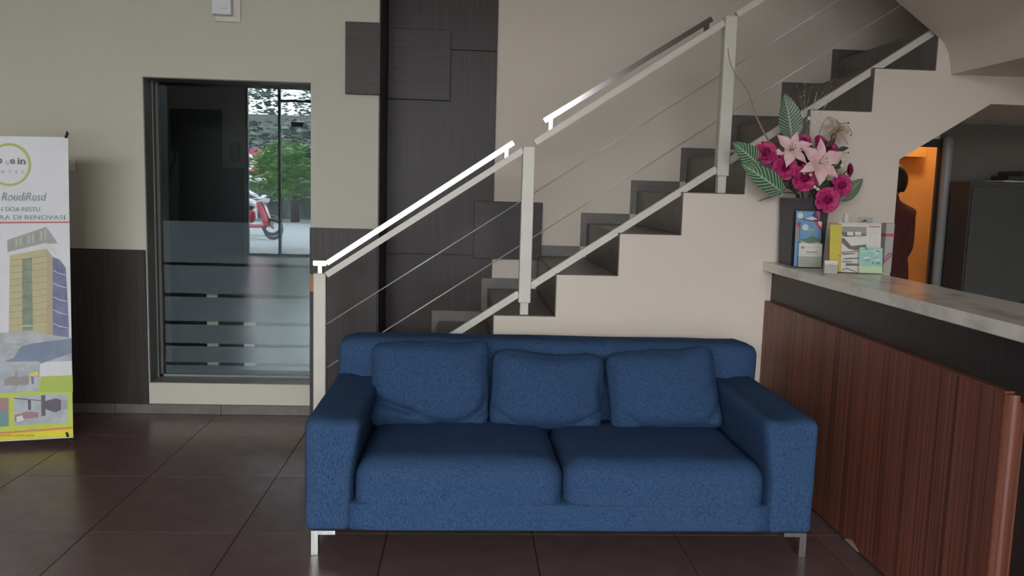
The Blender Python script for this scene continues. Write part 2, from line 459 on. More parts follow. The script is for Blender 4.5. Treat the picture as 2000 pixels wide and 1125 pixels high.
# other walls of the lobby
wl = box('wall_left', XL-0.1, XL, YR, YB+0.2, 0, ZC, 'cream_paint'); tag(wl, kind='structure')
wr = box('wall_right', XR, XR+0.1, YR, 6.9, 0, ZC, 'cream_paint'); tag(wr, kind='structure')

# ------------------------------------------------------------------ staircase
TR, RS = 0.3105, 0.2133
X0S, Z0S = 0.148, 0.717
def sx_(k): return X0S + TR*k
def sz_(k): return Z0S + RS*k
stairs = thing('staircase', (0.6, YS, 0), kind='structure')
KA, KB = -3, 8
pts = []
pts.append((sx_(KA), 0.0))
for k in range(KA, KB):
    pts += [(sx_(k), sz_(k)), (sx_(k+1), sz_(k))]
XU, ZU = 2.172, 1.556            # where the underside leaves the floor wall
SU = 0.643
xe = sx_(KB)
pts += [(xe, ZU+SU*(xe-XU)), (XU, ZU), (XU, 0.0)]
# stringer with stepped top
def stringer(name, y0, y1, mt):
    # fan-free: cut into columns so that every face is convex
    bm = bmesh.new()
    def col(xa, xb_, za, zb, ztop):
        prism(bm, [(xa, za), (xb_, zb), (xb_, ztop), (xa, ztop)], 'y', y0, y1)
    for k in range(KA, KB):
        xa, xb_ = sx_(k), sx_(k+1); zt = sz_(k)
        if xb_ <= XU: col(xa, xb_, 0, 0, zt)
        elif xa < XU:
            col(xa, XU, 0, 0, zt); col(XU, xb_, ZU, ZU+SU*(xb_-XU), zt)
        else: col(xa, xb_, ZU+SU*(xa-XU), ZU+SU*(xb_-XU), zt)
    xz = XU+(1.982-ZU)/SU
    col(xe, xz, ZU+SU*(xe-XU), 1.982, sz_(KB-1))
    bmesh.ops.remove_doubles(bm, verts=bm.verts, dist=1e-5)
    return fin(name, bm, mt, stairs)
stringer('side_wall', YS, YS+0.045, 'stair_paint')
bm = bmesh.new()
prism(bm, [(XU, ZU+0.005), (xe, ZU+SU*(xe-XU)+0.005), (xe, ZU+SU*(xe-XU)+0.12), (XU, ZU+0.12)], 'y', YS+0.045, YF)
fin('underside', bm, 'stair_paint', stairs)
box('landing_floor', xe, XR, YS+0.045, YF, 1.85, 1.98, 'stair_paint', stairs)
box('end_wall', XU-0.05, XU, YS+0.045, YF, 0, ZU+0.02, 'stair_paint', stairs)
# dark tiles: riser + tread for each step, skirting against the far wall
tr_me = rs_me = None
for k in range(KA, KB):
    xa, zt = sx_(k), sz_(k)
    h = RS if k > KA else zt
    box('riser', xa-0.005, xa-0.0005, YS+0.0005, YF-0.001, zt-h+0.0055, zt, 'stair_tile', stairs, 0.001, 1)
    box('tread', xa-0.005, xa+TR-0.0055, YS+0.0005, YF-0.001, zt+0.0003, zt+0.005, 'stair_tile', stairs, 0.0015, 1)
    if k >= -1:
        ya, yb_ = (YF-0.034, YF-0.0201) if k < 1 else (YF-0.012, YF-0.0001)
        box('skirting_tile', xa-0.045, xa+TR-0.046, ya, yb_, zt+0.005, zt+0.072, 'skirt_tile', stairs, 0.001, 1)
        box('skirting_tile', xa-0.045, xa-0.0055, ya, yb_, zt-RS+0.073, zt+0.007, 'skirt_tile', stairs, 0.001, 1)
# landing slab and the upper flight that turns back over the counter
XLD, ZLD = 2.400, 1.982
ln = box('landing', XLD+0.0005, XR, 2.3, YS, ZLD, ZLD+0.14, 'stair_paint', stairs)
sl = 0.720; xq = 0.45
prof = [(xq, 2.150+sl*(2.334-xq)), (1.6, 2.150+sl*(2.334-1.6))]
a_, c_, e_ = Vector((2.325, 2.150+sl*(2.334-2.325))), Vector((2.385, 2.112)), Vector((XLD, ZLD))
for q in range(13):
    t = q/12; p = a_*(1-t)**2 + c_*(2*t*(1-t)) + e_*t*t; prof.append((p.x, p.y))
bm = bmesh.new()
A = [bm.verts.new((x, 2.3, z)) for x, z in prof]; B = [bm.verts.new((x, YS, z)) for x, z in prof]
for k in range(len(prof)-1): bm.faces.new((A[k], A[k+1], B[k+1], B[k]))
fin('soffit', bm, 'stair_paint', stairs, smooth=True)
bm = bmesh.new()
prism(bm, [(XLD-0.001, ZLD+0.012), (XLD-0.02, 2.12), (2.20, 2.150+sl*(2.334-2.20)+0.012), (xq, prof[0][1]+0.012), (xq+0.2, prof[0][1]+0.12), (XLD-0.001, 2.36)], 'y', 2.305, YS-0.001)
fin('upper_flight', bm, 'stair_paint', stairs)
box('landing_wall', XLD, XR, YS, YS+0.045, ZLD, ZC, 'stair_paint', stairs)

mz = box('added_shade_slab', 1.15, XR, -3.2, 2.3, 2.45, 2.62, 'stair_paint'); tag(mz, kind='structure')  # unseen slab, added over the counter to darken the upper stair side

# ------------------------------------------------------------------ stair railing
YQ = YS + 0.052
rail = thing('stair_railing', (-0.724, YQ, 0.077), 'cream steel stair railing with two thin cables and polished handrail bars', 'railing')
SLR = 0.668
def zt_(x): return 0.905 + SLR*(x+0.684)      # axis of the cream top rail
def pst(x, z0, z1, stub=0.0):
    p = fin('post', bx(bmesh.new(), x-0.0305, x+0.0305, YQ-0.0305, YQ+0.0305, z0, z1, 0.003, 1), 'white_paint', rail)
    if stub:
        box('post_foot', x-0.021, x+0.021, YQ-0.021, YQ+0.021, z0-stub, z0, 'white_paint', p, 0.002, 1)
    return p
pst(-0.7235, sz_(-3)+0.0, 0.908)
pst(0.301, 0.782, 1.563, 0.782-0.717)
pst(1.281, 1.447, 2.228, 1.447-sz_(3))
def rl(name, xa, xb_, off, h, wy, parent=rail, mt='white_paint', y=YQ):
    return fin(name, bar(bmesh.new(), (xa, y, zt_(xa)+off), (xb_, y, zt_(xb_)+off), wy, h, 0.0015), mt, parent)
rl('top_rail', -0.692, 0.272, 0, 0.030, 0.034)
rl('top_rail', 0.331, 1.250, 0, 0.030, 0.034)
rl('top_rail', 1.311, 2.39, 0, 0.030, 0.034)
rl('lower_rail', -0.692, 0.272, -0.717, 0.034, 0.034)
rl('lower_rail', 0.331, 1.250, -0.717, 0.034, 0.034)
rl('lower_rail', 1.311, 2.39, -0.717, 0.034, 0.034)
for off in (-0.250, -0.474):
    for xa, xb_ in ((-0.692, 0.272), (0.331, 1.250), (1.311, 2.39)):
        bm = tube(bmesh.new(), [(xa, YQ, zt_(xa)+off), (xb_, YQ, zt_(xb_)+off)], 0.0033, 6)
        fin('cable', bm, 'cable_steel', rail, smooth=True)
# chrome handrail bars on little brackets
def handrail(pts_, brackets):
    bm = bmesh.new()
    for a, b_ in zip(pts_, pts_[1:]): bar(bm, (a[0], YQ, a[1]), (b_[0], YQ, b_[1]), 0.045, 0.026, 0.002)
    h_ = fin('handrail', bm, 'chrome', rail)
    for x, ztop, zbot in brackets:
        box('bracket', x-0.012, x+0.012, YQ-0.014, YQ+0.014, zbot, ztop, 'chrome', h_, 0.002, 1)
handrail([(-0.757, 0.958), (-0.690, 0.958), (0.224, 1.580)], [(-0.724, 0.950, 0.906), (0.190, 1.552, zt_(0.19)+0.012)])
handrail([(0.372, 1.690), (1.185, 2.212)], [(0.405, 1.705, zt_(0.405)+0.012), (1.163, 2.19, zt_(1.163)+0.012)])

# ------------------------------------------------------------------ sofa
sofa = thing('sofa', (0.38, 3.39, 0), 'three seat blue fabric sofa with square arms on steel legs', 'sofa')
SX0, SX1, SY0, SY1 = -0.567, 1.326, 2.922, 3.87
def softpart(name, x0, x1, y0, y1, z0, z1, r, parent, mt='sofa_fabric', n=14, puff=(0, 0, 0), wob=0.003, seed=1.0, rot=None, fn=None):
    bm = soft((x1-x0, y1-y0, z1-z0), r, n, puff, wob, seed)
    c = Vector(((x0+x1)/2, (y0+y1)/2, (z0+z1)/2))
    if fn:
        for v in bm.verts: v.co = fn(v.co)
    mtx = Matrix.Translation(c)
    if rot: mtx = mtx @ rot
    bmesh.ops.transform(bm, matrix=mtx, verts=bm.verts)
    return fin(name, bm, mt, parent, smooth=True)
softpart('base', SX0+0.16, SX1-0.16, SY0+0.008, SY1-0.06, 0.092, 0.20, 0.014, sofa, wob=0.003, seed=3)
softpart('backrest', SX0+0.005, SX1+0.026, 3.655, SY1, 0.12, 0.676, 0.060, sofa, n=18, wob=0.004, seed=5)
def armfn(sgn):
    def f(p):
        t = (p.z+0.2)/0.4
        q = p.copy()
        # the padding swells inwards towards the top and slumps a little in the middle
        if t > 0.5 and sgn*p.x < 0: q.x -= sgn*0.030*min(1, (t-0.5)*2.2)*(1 if p.y < 0.3 else 0.6)
        q.z -= 0.012*max(0, t)*(1-abs(sgn*p.x)/0.1 if sgn*p.x < 0 else 0)
        return q
    return f
softpart('armrest', SX0, SX0+0.172, SY0, SY1-0.04, 0.090, 0.512, 0.032, sofa, n=16, puff=(0, 0, 0.006), wob=0.004, seed=8, fn=armfn(-1))
softpart('armrest', SX1-0.172, SX1, SY0, SY1-0.04, 0.090, 0.530, 0.026, sofa, n=16, puff=(0, 0, 0.004), wob=0.004, seed=11, fn=armfn(1))
def seatfn(p):
    q = p.copy(); t = (p.y+0.3)/0.6
    if p.z > 0: q.z -= 0.012*max(0, min(1, t*1.25-0.12))
    return q
softpart('seat_cushion', -0.392, 0.378, SY0+0.014, 3.62, 0.115, 0.354, 0.075, sofa, n=18, puff=(0.003, 0.004, 0.014), wob=0.007, seed=14, fn=seatfn)
softpart('seat_cushion', 0.384, 1.152, SY0+0.016, 3.62, 0.115, 0.352, 0.075, sofa, n=18, puff=(0.003, 0.004, 0.012), wob=0.007, seed=19, fn=seatfn)
for xl, sg in ((-0.529, 1), (1.294, -1)):
    for yl in (2.944, 3.80):
        bm = bx(bmesh.new(), xl-0.0135, xl+0.0135, yl-0.0135, yl+0.0135, 0, 0.095, 0.0015, 1)
        bx(bm, min(xl, xl+sg*0.075), max(xl, xl+sg*0.075), yl-0.0125, yl+0.05, 0.078, 0.0945, 0.001, 1)
        fin('leg', bm, 'brushed_steel', sofa)

def pillow(label, w_, h_, th, loc, lean, roll, seed, yaw=0.0, creases=(), skew=0.0, dips=()):
    bm = soft((w_, th, h_), th*0.40, 34, (0.0, 0.026, 0.0), 0.009, seed, 0.06)
    for v in bm.verts:
        u, t = v.co.x/(w_/2), v.co.z/(h_/2)
        v.co.y *= 1-0.34*max(abs(u), abs(t))**4
        v.co.z += 0.008*math.sin(u*5+seed)*max(0, t)
        for du, dd, dw in dips: v.co.z -= dd*math.exp(-((u-du)/dw)**2)*max(0, t)
        v.co.x += skew*t*w_/2*(0.5+0.5*u)
        # soft folds: grooves along short segments in the cushion's front
        for (a, b_, dep, wid) in creases:
            ax, ay = a; ex, ey = b_; L2_ = (ex-ax)**2+(ey-ay)**2
            k = max(0, min(1, ((u-ax)*(ex-ax)+(t-ay)*(ey-ay))/L2_))
            d = math.hypot(u-ax-k*(ex-ax), t-ay-k*(ey-ay))
            if v.co.y < 0: v.co.y += 1.5*dep*math.exp(-(d/wid)**2)
    mtx = Matrix.Translation(Vector(loc)) @ Matrix.Rotation(yaw, 4, 'Z') @ Matrix.Rotation(roll, 4, 'Y') @ Matrix.Rotation(-lean, 4, 'X')
    o = fin('back_cushion', bm, 'cushion_fabric', None, smooth=True, xf=mtx)
    tag(o, label, 'cushion', 'loose back cushions on the blue sofa')
    return o
pillow('loose blue back cushion beside the sofa arm nearest the glass window', 0.512, 0.376, 0.150, (-0.140, 3.520, 0.507), R(13), R(-0.8), 2.3, 0.0,
       [((-1.0, -0.30), (-0.35, -0.62), 0.022, 0.07), ((-0.35, -0.62), (0.35, -0.98), 0.014, 0.07), ((0.95, -0.35), (0.70, -0.85), 0.014, 0.07), ((0.5, -0.85), (1.0, -0.55), 0.012, 0.06)], 0.0, [(-0.15, 0.010, 0.12)])
pillow('loose blue back cushion in the middle of the sofa', 0.496, 0.334, 0.140, (0.366, 3.522, 0.484), R(12), R(2.0), 5.1, 0.0,
       [((-0.98, -0.50), (-0.55, -0.85), 0.012, 0.06), ((0.55, -0.80), (1.0, -0.45), 0.014, 0.06), ((0.9, 0.2), (1.0, -0.3), 0.010, 0.07)], 0.03, [(0.35, 0.008, 0.3)])
pillow('tilted blue back cushion beside the sofa arm next to the reception counter', 0.490, 0.356, 0.145, (0.876, 3.520, 0.495), R(13), R(-4.0), 9.4, R(-2),
       [((-0.75, -0.55), (-0.35, -0.92), 0.014, 0.06), ((0.6, 0.12), (0.95, 0.18), 0.007, 0.05), ((0.75, -0.75), (1.0, -0.3), 0.012, 0.07)], -0.06, [(-0.35, 0.012, 0.10)])

# ------------------------------------------------------------------ reception counter
ZT = 1.022
counter = thing('reception_counter', (1.75, 3.0, 0), 'reception counter with zebra striped wood front and dark brown upper band', 'counter')
CY1 = YS-0.002
box('carcass', 1.575, 1.83, 1.55, CY1, 0.0, 0.975, 'plinth_black', counter)
box('upper_band', 1.556, 1.5755, 1.50, CY1, 0.800, 0.976, 'band_wood', counter)
# front sheet with a rounded corner at its near end
bm = bmesh.new()
xa, xb_ = 1.527, 1.575
yn, rr = 2.185, 0.026
prof = [(xb_, CY1), (xa, CY1)]
for q in range(0, 9):
    a = R(180+90*q/8)
    prof.append((xa+rr+rr*math.cos(a), yn+rr+rr*math.sin(a)))
prof += [(xb_+0.03, yn), (xb_+0.03, yn+0.1), (xb_, yn+0.1)]
prism(bm, prof, 'z', 0.012, 0.818)
front = fin('front_panel', bm, 'zebra_wood', counter)
box('panel_cap', xa, 1.575, yn+rr, CY1, 0.8185, 0.824, 'zebra_wood', front)
box('kick_plinth', 1.545, 1.575, 1.55, CY1, 0.0, 0.012, 'plinth_black', counter)
box('end_panel', 1.575, 1.83, 1.54, 1.55, 0.0, 0.97, 'plinth_black', counter)
# chipped veneer low on the front
bm = bmesh.new()
cp = [onY(1650, 1056, 3.0)]
pp = []
for px, py in ((1649, 1053), (1655, 1052), (1664, 1055), (1670, 1065), (1677, 1077), (1676, 1079), (1662, 1066)):
    d = ray(px, py); t = (xa-0.0006)/d.x; pp.append((d.y*t, HC+d.z*t))
prism(bm, pp, 'x', xa-0.0008, xa+0.0004)
fin('chipped_edge', bm, 'chip_raw', counter)
top = box('countertop', 1.505, 1.850, 1.45, CY1, 0.977, ZT, 'marble', None, 0.004, 2)
tag(top, 'grey veined marble ledge along the top of the reception counter', 'countertop')

# ------------------------------------------------------------------ roll banner
bn_dir = Vector((math.cos(R(12)), math.sin(R(12)), 0)); bn_nrm = Vector((bn_dir.y, -bn_dir.x, 0))
BP = Vector((-1.953, 4.20, 0))
def bnp(px, py, lift=0.0):
    d = ray(px, py); t = (BP-Vector((0, 0, HC))).dot(bn_nrm)/d.dot(bn_nrm)
    return Vector((0, 0, HC)) + d*t + bn_nrm*lift
bc = BP - bn_dir*0.315
banner = thing('display_banner', bc, 'tall printed hotel banner on a black crossed stand beside the dark dado', 'banner')
def bpoly(name, pts_, mt, lift, parent=banner):
    bm = bmesh.new(); bm.faces.new([bm.verts.new(bnp(x, y, lift)) for x, y in pts_])
    bmesh.ops.recalc_face_normals(bm, faces=bm.faces)
    return fin(name, bm, mt, parent)
def cr_(pts_, x0, y0, s): return [(x0+a/s, y0+b/s) for a, b in pts_]
# vinyl sheet: a real sheet with thickness and slight waves
TL, TR_, BR_, BL = (-103, 264), (132.5, 268), (143, 855), (-97, 868)
bm = bmesh.new(); nu, nv = 6, 24; grid = []
for j in range(nv+1):
    row = []
    for i in range(nu+1):
        u, v = i/nu, j/nv
        x = (TL[0]*(1-u)+TR_[0]*u)*(1-v) + (BL[0]*(1-u)+BR_[0]*u)*v
        y = (TL[1]*(1-u)+TR_[1]*u)*(1-v) + (BL[1]*(1-u)+BR_[1]*u)*v
        row.append(bm.verts.new(bnp(x, y, -0.002)))
    grid.append(row)
for j in range(nv):
    for i in range(nu): bm.faces.new((grid[j][i], grid[j+1][i], grid[j+1][i+1], grid[j][i+1]))
r_ = bmesh.ops.extrude_face_region(bm, geom=bm.faces[:])
bmesh.ops.translate(bm, verts=[g for g in r_['geom'] if isinstance(g, bmesh.types.BMVert)], vec=-bn_nrm*0.001)
bmesh.ops.recalc_face_normals(bm, faces=bm.faces)
sheet = fin('vinyl_sheet', bm, 'banner_vinyl', banner)
def btext(name, body, cx, cy, wpx, hpx, mt, lift=0.0016, bold=0.0, shear=0.0):
    cu = bpy.data.curves.new(name, 'FONT'); cu.body = body; cu.size = 1; cu.align_x = 'CENTER'; cu.align_y = 'CENTER'; cu.offset = bold; cu.shear = shear
    cu.resolution_u = 3
    tmp = bpy.data.objects.new(name+'_c', cu); C.objects.link(tmp)
    dg = bpy.context.evaluated_depsgraph_get(); me = bpy.data.meshes.new_from_object(tmp.evaluated_get(dg))
    C.objects.unlink(tmp); bpy.data.objects.remove(tmp)
    bm = bmesh.new(); bm.from_mesh(me)
    xs = [v.co.x for v in bm.verts]; ys = [v.co.y for v in bm.verts]
    sw = (max(xs)-min(xs)); sh = (max(ys)-min(ys)); mx_, my_ = (max(xs)+min(xs))/2, (max(ys)+min(ys))/2
    for v in bm.verts:
        v.co = bnp(cx+(v.co.x-mx_)/sw*wpx, cy-(v.co.y-my_)/sh*hpx, lift)
    bmesh.ops.recalc_face_normals(bm, faces=bm.faces)
    return fin(name, bm, mt, sheet)
# logo ring
def ring(cx, cy, r0, r1, mt, lift=0.0012):
    bm = bmesh.new(); n = 48; A = []; B = []
    for k in range(n):
        a = k*2*math.pi/n; th = r0 + (r1-r0)*(0.15+0.25*abs(math.sin(a*1.0+0.8)))
        A.append(bm.verts.new(bnp(cx+th*math.cos(a), cy+th*math.sin(a), lift))); B.append(bm.verts.new(bnp(cx+r1*math.cos(a), cy+r1*math.sin(a), lift)))
    for k in range(n): bm.faces.new((A[k], A[(k+1) % n], B[(k+1) % n], B[k]))
    bmesh.ops.recalc_face_normals(bm, faces=bm.faces)
    return fin('logo_ring', bm, mt, sheet)
ring(18, 321.5, 35.5, 42, 'bn_lime2')
btext('logo_lettering', 'po', -6, 316.5, 21, 15, 'bn_text', bold=0.02)
btext('logo_letter', 's', 13.5, 318, 8, 8, 'bn_pale')
btext('logo_lettering', 'e', 24.5, 315.5, 9.5, 9.5, 'bn_text', bold=0.02)
btext('logo_lettering', 'in', 42, 314.5, 15.5, 13, 'bn_text', bold=0.02)
btext('logo_lettering', 'H   O   T   E   L', 17.5, 335.5, 59, 6, 'bn_text2')
btext('script_lettering', 'RoudiRusd', 47, 384, 88, 16, 'bn_text2', shear=0.25)
btext('lettering', 'MOHON DOA RESTU', 17.5, 408.5, 121, 8.5, 'bn_text2')
btext('lettering', 'AKAN SEGERA DI RENOVASI', 17, 424.5, 219, 8.5, 'bn_text2')
bpoly('red_line', [(-98, 433.5), (136.4, 432.6), (136.5, 435.3), (-98, 437.2)], 'bn_red', 0.0008, sheet)
B1 = lambda p: cr_(p, 0, 440, 4.687)
B2 = lambda p: cr_(p, 0, 640, 4.687)
bpoly('printed_tower', B1([(90, 270), (425, 210), (430, 1060), (80, 980)]), 'bn_facade', 0.0008, sheet)
bpoly('printed_tower', B1([(425, 210), (482, 290), (482, 1050), (430, 1060)]), 'bn_facade2', 0.0008, sheet)
bpoly('printed_tower', B1([(482, 290), (545, 315), (600, 390), (628, 915), (628, 1040), (482, 1050)]), 'bn_navy', 0.0008, sheet)
bpoly('printed_tower', B1([(203, 310), (293, 295), (302, 960), (205, 965)]), 'bn_glass', 0.0012, sheet)
for k in range(11):
    y = 300+k*60
    bpoly('printed_line', B1([(92, y+16), (203, y+4), (203, y+8), (92, y+20)]), 'bn_line', 0.0013, sheet)
    bpoly('printed_line', B1([(298, y-6), (428, y-22), (428, y-18), (298, y-2)]), 'bn_line', 0.0013, sheet)
for k, y in enumerate((410, 525, 650, 770, 893)):
    bpoly('printed_line', B1([(486, y), (545, y+28), (604+k*5, y+44), (604+k*5, y+50), (545, y+35), (486, y+6)]), 'bn_white', 0.0013, sheet)
for y in (305, 405, 520, 645, 768):
    bpoly('printed_line', B1([(203, y+8), (296, y-6), (296, y), (203, y+14)]), 'ink_grey', 0.0014, sheet)
bpoly('printed_line', B1([(203, 918), (300, 914), (300, 922), (203, 926)]), 'bn_white', 0.0014, sheet)
bpoly('printed_crown', B1([(65, 135), (420, 15), (525, 165), (430, 170), (70, 255)]), 'bn_crown', 0.0006, sheet)
bpoly('printed_crown', B1([(70, 245), (425, 160), (520, 260), (425, 212), (90, 275)]), 'bn_white', 0.0010, sheet)
for k in range(9):
    x = 105+k*38; y = 205-k*10
    bpoly('printed_line', B1([(x, y-65-k*2), (x+14, y-69-k*2), (x+14, y), (x, y+4)]), 'bn_pale' if k % 3 else 'ink_mid', 0.0012, sheet)
bpoly('printed_street', [(-96, 652), (0, 650), (60, 648), (140, 660), (140, 705), (-96, 712)], 'bn_grey', 0.0014, sheet)
bpoly('printed_roof', B2([(195, 170), (320, 140), (655, 100), (657, 230), (370, 330), (360, 305), (40, 310), (130, 270)]), 'bn_blue', 0.0018, sheet)
for yy in (130, 175, 270):
    bpoly('printed_line', B2([(110, yy), (220, yy-6), (215, yy-1), (108, yy+5)]), 'bn_white', 0.0017, sheet)
bpoly('printed_field', [(-97, 770), (140.5, 732), (142.8, 853), (-97, 866)], 'bn_lime', 0.0010, sheet)
bpoly('printed_patch', B2([(372, 446), (665, 434), (668, 585), (368, 590)]), 'bn_lime2', 0.0014, sheet)
bpoly('printed_photo', [(-60, 712)]+B2([(357, 308), (355, 582)])+[(-60, 772)], 'bn_photo', 0.0020, sheet)
bpoly('printed_photo', B2([(0, 345), (295, 340), (300, 400), (0, 390)]), 'bn_grey', 0.0024, sheet)
bpoly('printed_photo', B2([(140, 395), (160, 395), (160, 540), (140, 545)]), 'ink_mid', 0.0026, sheet)
bpoly('printed_photo', B2([(270, 420), (350, 400), (352, 430), (275, 445)]), 'bn_yellow', 0.0026, sheet)
bpoly('printed_photo', B2([(285, 440), (310, 450), (312, 515), (292, 515)]), 'bn_navy', 0.0026, sheet)
bpoly('printed_photo', B2([(40, 470), (110, 440), (180, 450), (265, 440), (265, 520), (40, 530)]), 'ink_mid', 0.0025, sheet)
bpoly('printed_photo', B2([(125, 632), (620, 597), (625, 865), (132, 895)]), 'bn_photo', 0.0020, sheet)
bpoly('printed_photo', B2([(378, 618), (415, 614), (418, 805), (380, 810)]), 'bn_dark', 0.0026, sheet)
bpoly('printed_photo', B2([(415, 670), (515, 645), (560, 660), (562, 750), (510, 775), (415, 745)]), 'bn_dark', 0.0025, sheet)
bpoly('printed_photo', B2([(255, 655), (285, 655), (285, 750), (260, 755)]), 'bn_dark', 0.0025, sheet)
bpoly('printed_photo', B2([(570, 660), (618, 670), (618, 740), (575, 750)]), 'bn_crown', 0.0025, sheet)
bpoly('printed_photo', B2([(135, 800), (250, 765), (355, 775), (350, 825), (240, 830), (135, 860)]), 'bn_brick', 0.0024, sheet)
bpoly('printed_photo', B2([(150, 815), (205, 800), (222, 845), (155, 860)]), 'bn_white', 0.0027, sheet)
bpoly('printed_photo', B2([(130, 640), (375, 663), (375, 670), (130, 650)]), 'bn_dark', 0.0025, sheet)
bpoly('printed_photo', [(-50, 778)]+B2([(80, 640), (80, 900)])+[(-50, 838)], 'bn_brick', 0.0020, sheet)
bpoly('printed_photo', [(-50, 805)]+B2([(80, 770), (80, 900)])+[(-50, 838)], 'bn_aqua', 0.0024, sheet)
bpoly('printed_strip', [(-97, 852)]+B2([(0, 965), (668, 914), (668, 985)])+[(-97, 866)], 'bn_yellow', 0.0018, sheet)
bpoly('printed_strip', [(-97, 851)]+B2([(0, 955), (668, 905), (668, 930), (0, 980)])+[(-97, 856)], 'bn_amber', 0.0020, sheet)
bpoly('red_line', [(-97, 851)]+B2([(0, 959), (668, 909), (668, 916), (0, 966)])+[(-97, 853)], 'bn_red', 0.0024, sheet)
t_ = btext('lettering', 'www.poseinhotel.net', 8, 850.5, 119, 6.5, 'bn_text', 0.0026)
# crossed stand behind it with hooked tips
hk = bnp(130.5, 262, 0.0)
def pol(a, b_, nm='stand_pole'):
    return fin(nm, tube(bmesh.new(), [a, b_], 0.0055, 8), 'black_plastic', banner, smooth=True)
back = -bn_nrm*0.030
tl, tr, br_, bl = bnp(-100, 262), bnp(131, 259), bnp(139, 868), bnp(-95, 872)
br_.z = 0.006; bl.z = 0.006
cx_ = (tl+tr+br_+bl)/4 + back*2
pol(bl + back*0.45, tr + back*0.45); pol(br_ + back*0.75, tl + back*0.75)
rear = cx_ - bn_nrm*0.42; rear.z = 0.006
pol(cx_, rear, 'rear_leg')
for p in (tl, tr):
    fin('hook', tube(bmesh.new(), [p+Vector((0, 0, 0.004)), p+bn_nrm*0.006-Vector((0.002, 0, 0.012)), p+bn_nrm*0.006-Vector((0.006, 0, 0.026))], 0.0055, 8), 'black_plastic', banner, smooth=True)
for px, py in ((132, 848), (-92, 860)):
    p = bnp(px, py, 0.008)
    fin('hook', tube(bmesh.new(), [p+Vector((-0.004, 0, 0.012)), p, p+Vector((0.002, 0, -0.012))], 0.005, 8), 'black_plastic', banner, smooth=True)
fin('pole_tip', tube(bmesh.new(), [br_+back*0.75, br_+back*0.75+Vector((-0.010, 0, 0.030))], 0.0062, 8), 'brushed_steel', banner, smooth=True)

# ------------------------------------------------------------------ small wall fittings
p0, p1 = onY(412.5, 0, YB-0.05), onY(451.5, 29, YB-0.05)
wb = thing('wall_fitting', ((p0.x+p1.x)/2, YB, p1.z), 'small white box shaped fitting high on the wall above the window', 'wall fitting')
box('housing', p0.x, p1.x, YB-0.055, YB-0.012, p1.z, p1.z+0.20, 'white_plastic', wb, 0.006, 2)
box('mounting_plate', p0.x+0.006, p1.x+0.040, YB-0.012, YB, p1.z-0.030, p1.z+0.23, 'cream_plastic', wb, 0.002, 1)
box('status_strip', p0.x+0.050, p1.x-0.018, YB-0.0556, YB-0.0548, p1.z+0.030, p1.z+0.034, 'paper_grey', wb)
p0, p1 = onY(121, 311, YB-0.01), onY(148.5, 335, YB-0.01)
sw = thing('light_switch', ((p0.x+p1.x)/2, YB, p1.z), 'small cream switch plate on the wall just behind the banner', 'switch')
box('plate', p0.x, p1.x, YB-0.010, YB, p1.z, p0.z, 'cream_plastic', sw, 0.003, 2)
box('rocker', p1.x-0.024, p1.x-0.010, YB-0.013, YB-0.010, p1.z+0.028, p0.z-0.022, 'cream_plastic', sw, 0.001, 1)

# ------------------------------------------------------------------ things on the counter
# square vase
vase = thing('vase', (1.642, 3.985, ZT), 'tall square dark grey vase at the stair end of the counter', 'vase')
bm = bmesh.new()
def sq(h_, z): return [(1.642-h_, 3.985-h_, z), (1.642+h_, 3.985-h_, z), (1.642+h_, 3.985+h_, z), (1.642-h_, 3.985+h_, z)]
rings = [sq(0.078, ZT), sq(0.088, ZT+0.325), sq(0.080, ZT+0.325), sq(0.072, ZT+0.05)]
V_ = [[bm.verts.new(c) for c in r_] for r_ in rings]
bm.faces.new(V_[0][::-1]); bm.faces.new(V_[-1])
for A, B in zip(V_, V_[1:]):
    for k in range(4): bm.faces.new((A[k], A[(k+1) % 4], B[(k+1) % 4], B[k]))
bmesh.ops.recalc_face_normals(bm, faces=bm.faces)
fin('body', bm, 'vase_grey', vase)
box('rim', 1.642-0.0895, 1.642+0.0895, 3.985-0.0895, 3.985-0.0860, ZT+0.312, ZT+0.327, 'vase_grey', vase, 0.001, 1)

FY = 3.93
arr = thing('flower_arrangement', (1.642, 3.985, ZT+0.10), 'artificial bouquet of magenta roses, pink lilies and striped leaves in the square vase', 'flowers')
def frame(c, d, upv=Vector((0, 0, 1))):
    d = d.normalized(); s = d.cross(upv)
    if s.length < 1e-3: s = d.cross(Vector((1, 0, 0)))
    s.normalize(); u = s.cross(d)
    mm = Matrix.Identity(4)
    for j in range(3): mm[j][0] = s[j]; mm[j][1] = u[j]; mm[j][2] = d[j]; mm[j][3] = c[j]
    return mm
def petal(bm, mtx, length, width, curl, cup, n=5, mcols=3, tip=0.0, base_w=0.35):
    """petal growing along local +Y from the origin, curling towards +Z"""
    rows = []
    for i in range(n+1):
        t = i/n
        wd = width*(base_w+(1-base_w)*math.sin(math.pi*min(1, t*0.62+0.06)))*(1-tip*max(0, t-0.55)/0.45)
        ang = curl*t
        y = length*(math.sin(ang)/curl if abs(curl) > 1e-3 else t); z = length*((1-math.cos(ang))/curl if abs(curl) > 1e-3 else 0)
        row = []
        for j in range(mcols+1):
            s = j/mcols*2-1
            row.append(bm.verts.new(mtx @ Vector((s*wd/2, y, z+cup*s*s*width))))
        rows.append(row)
    for A, B in zip(rows, rows[1:]):
        for j in range(mcols): bm.faces.new((A[j], A[j+1], B[j+1], B[j]))
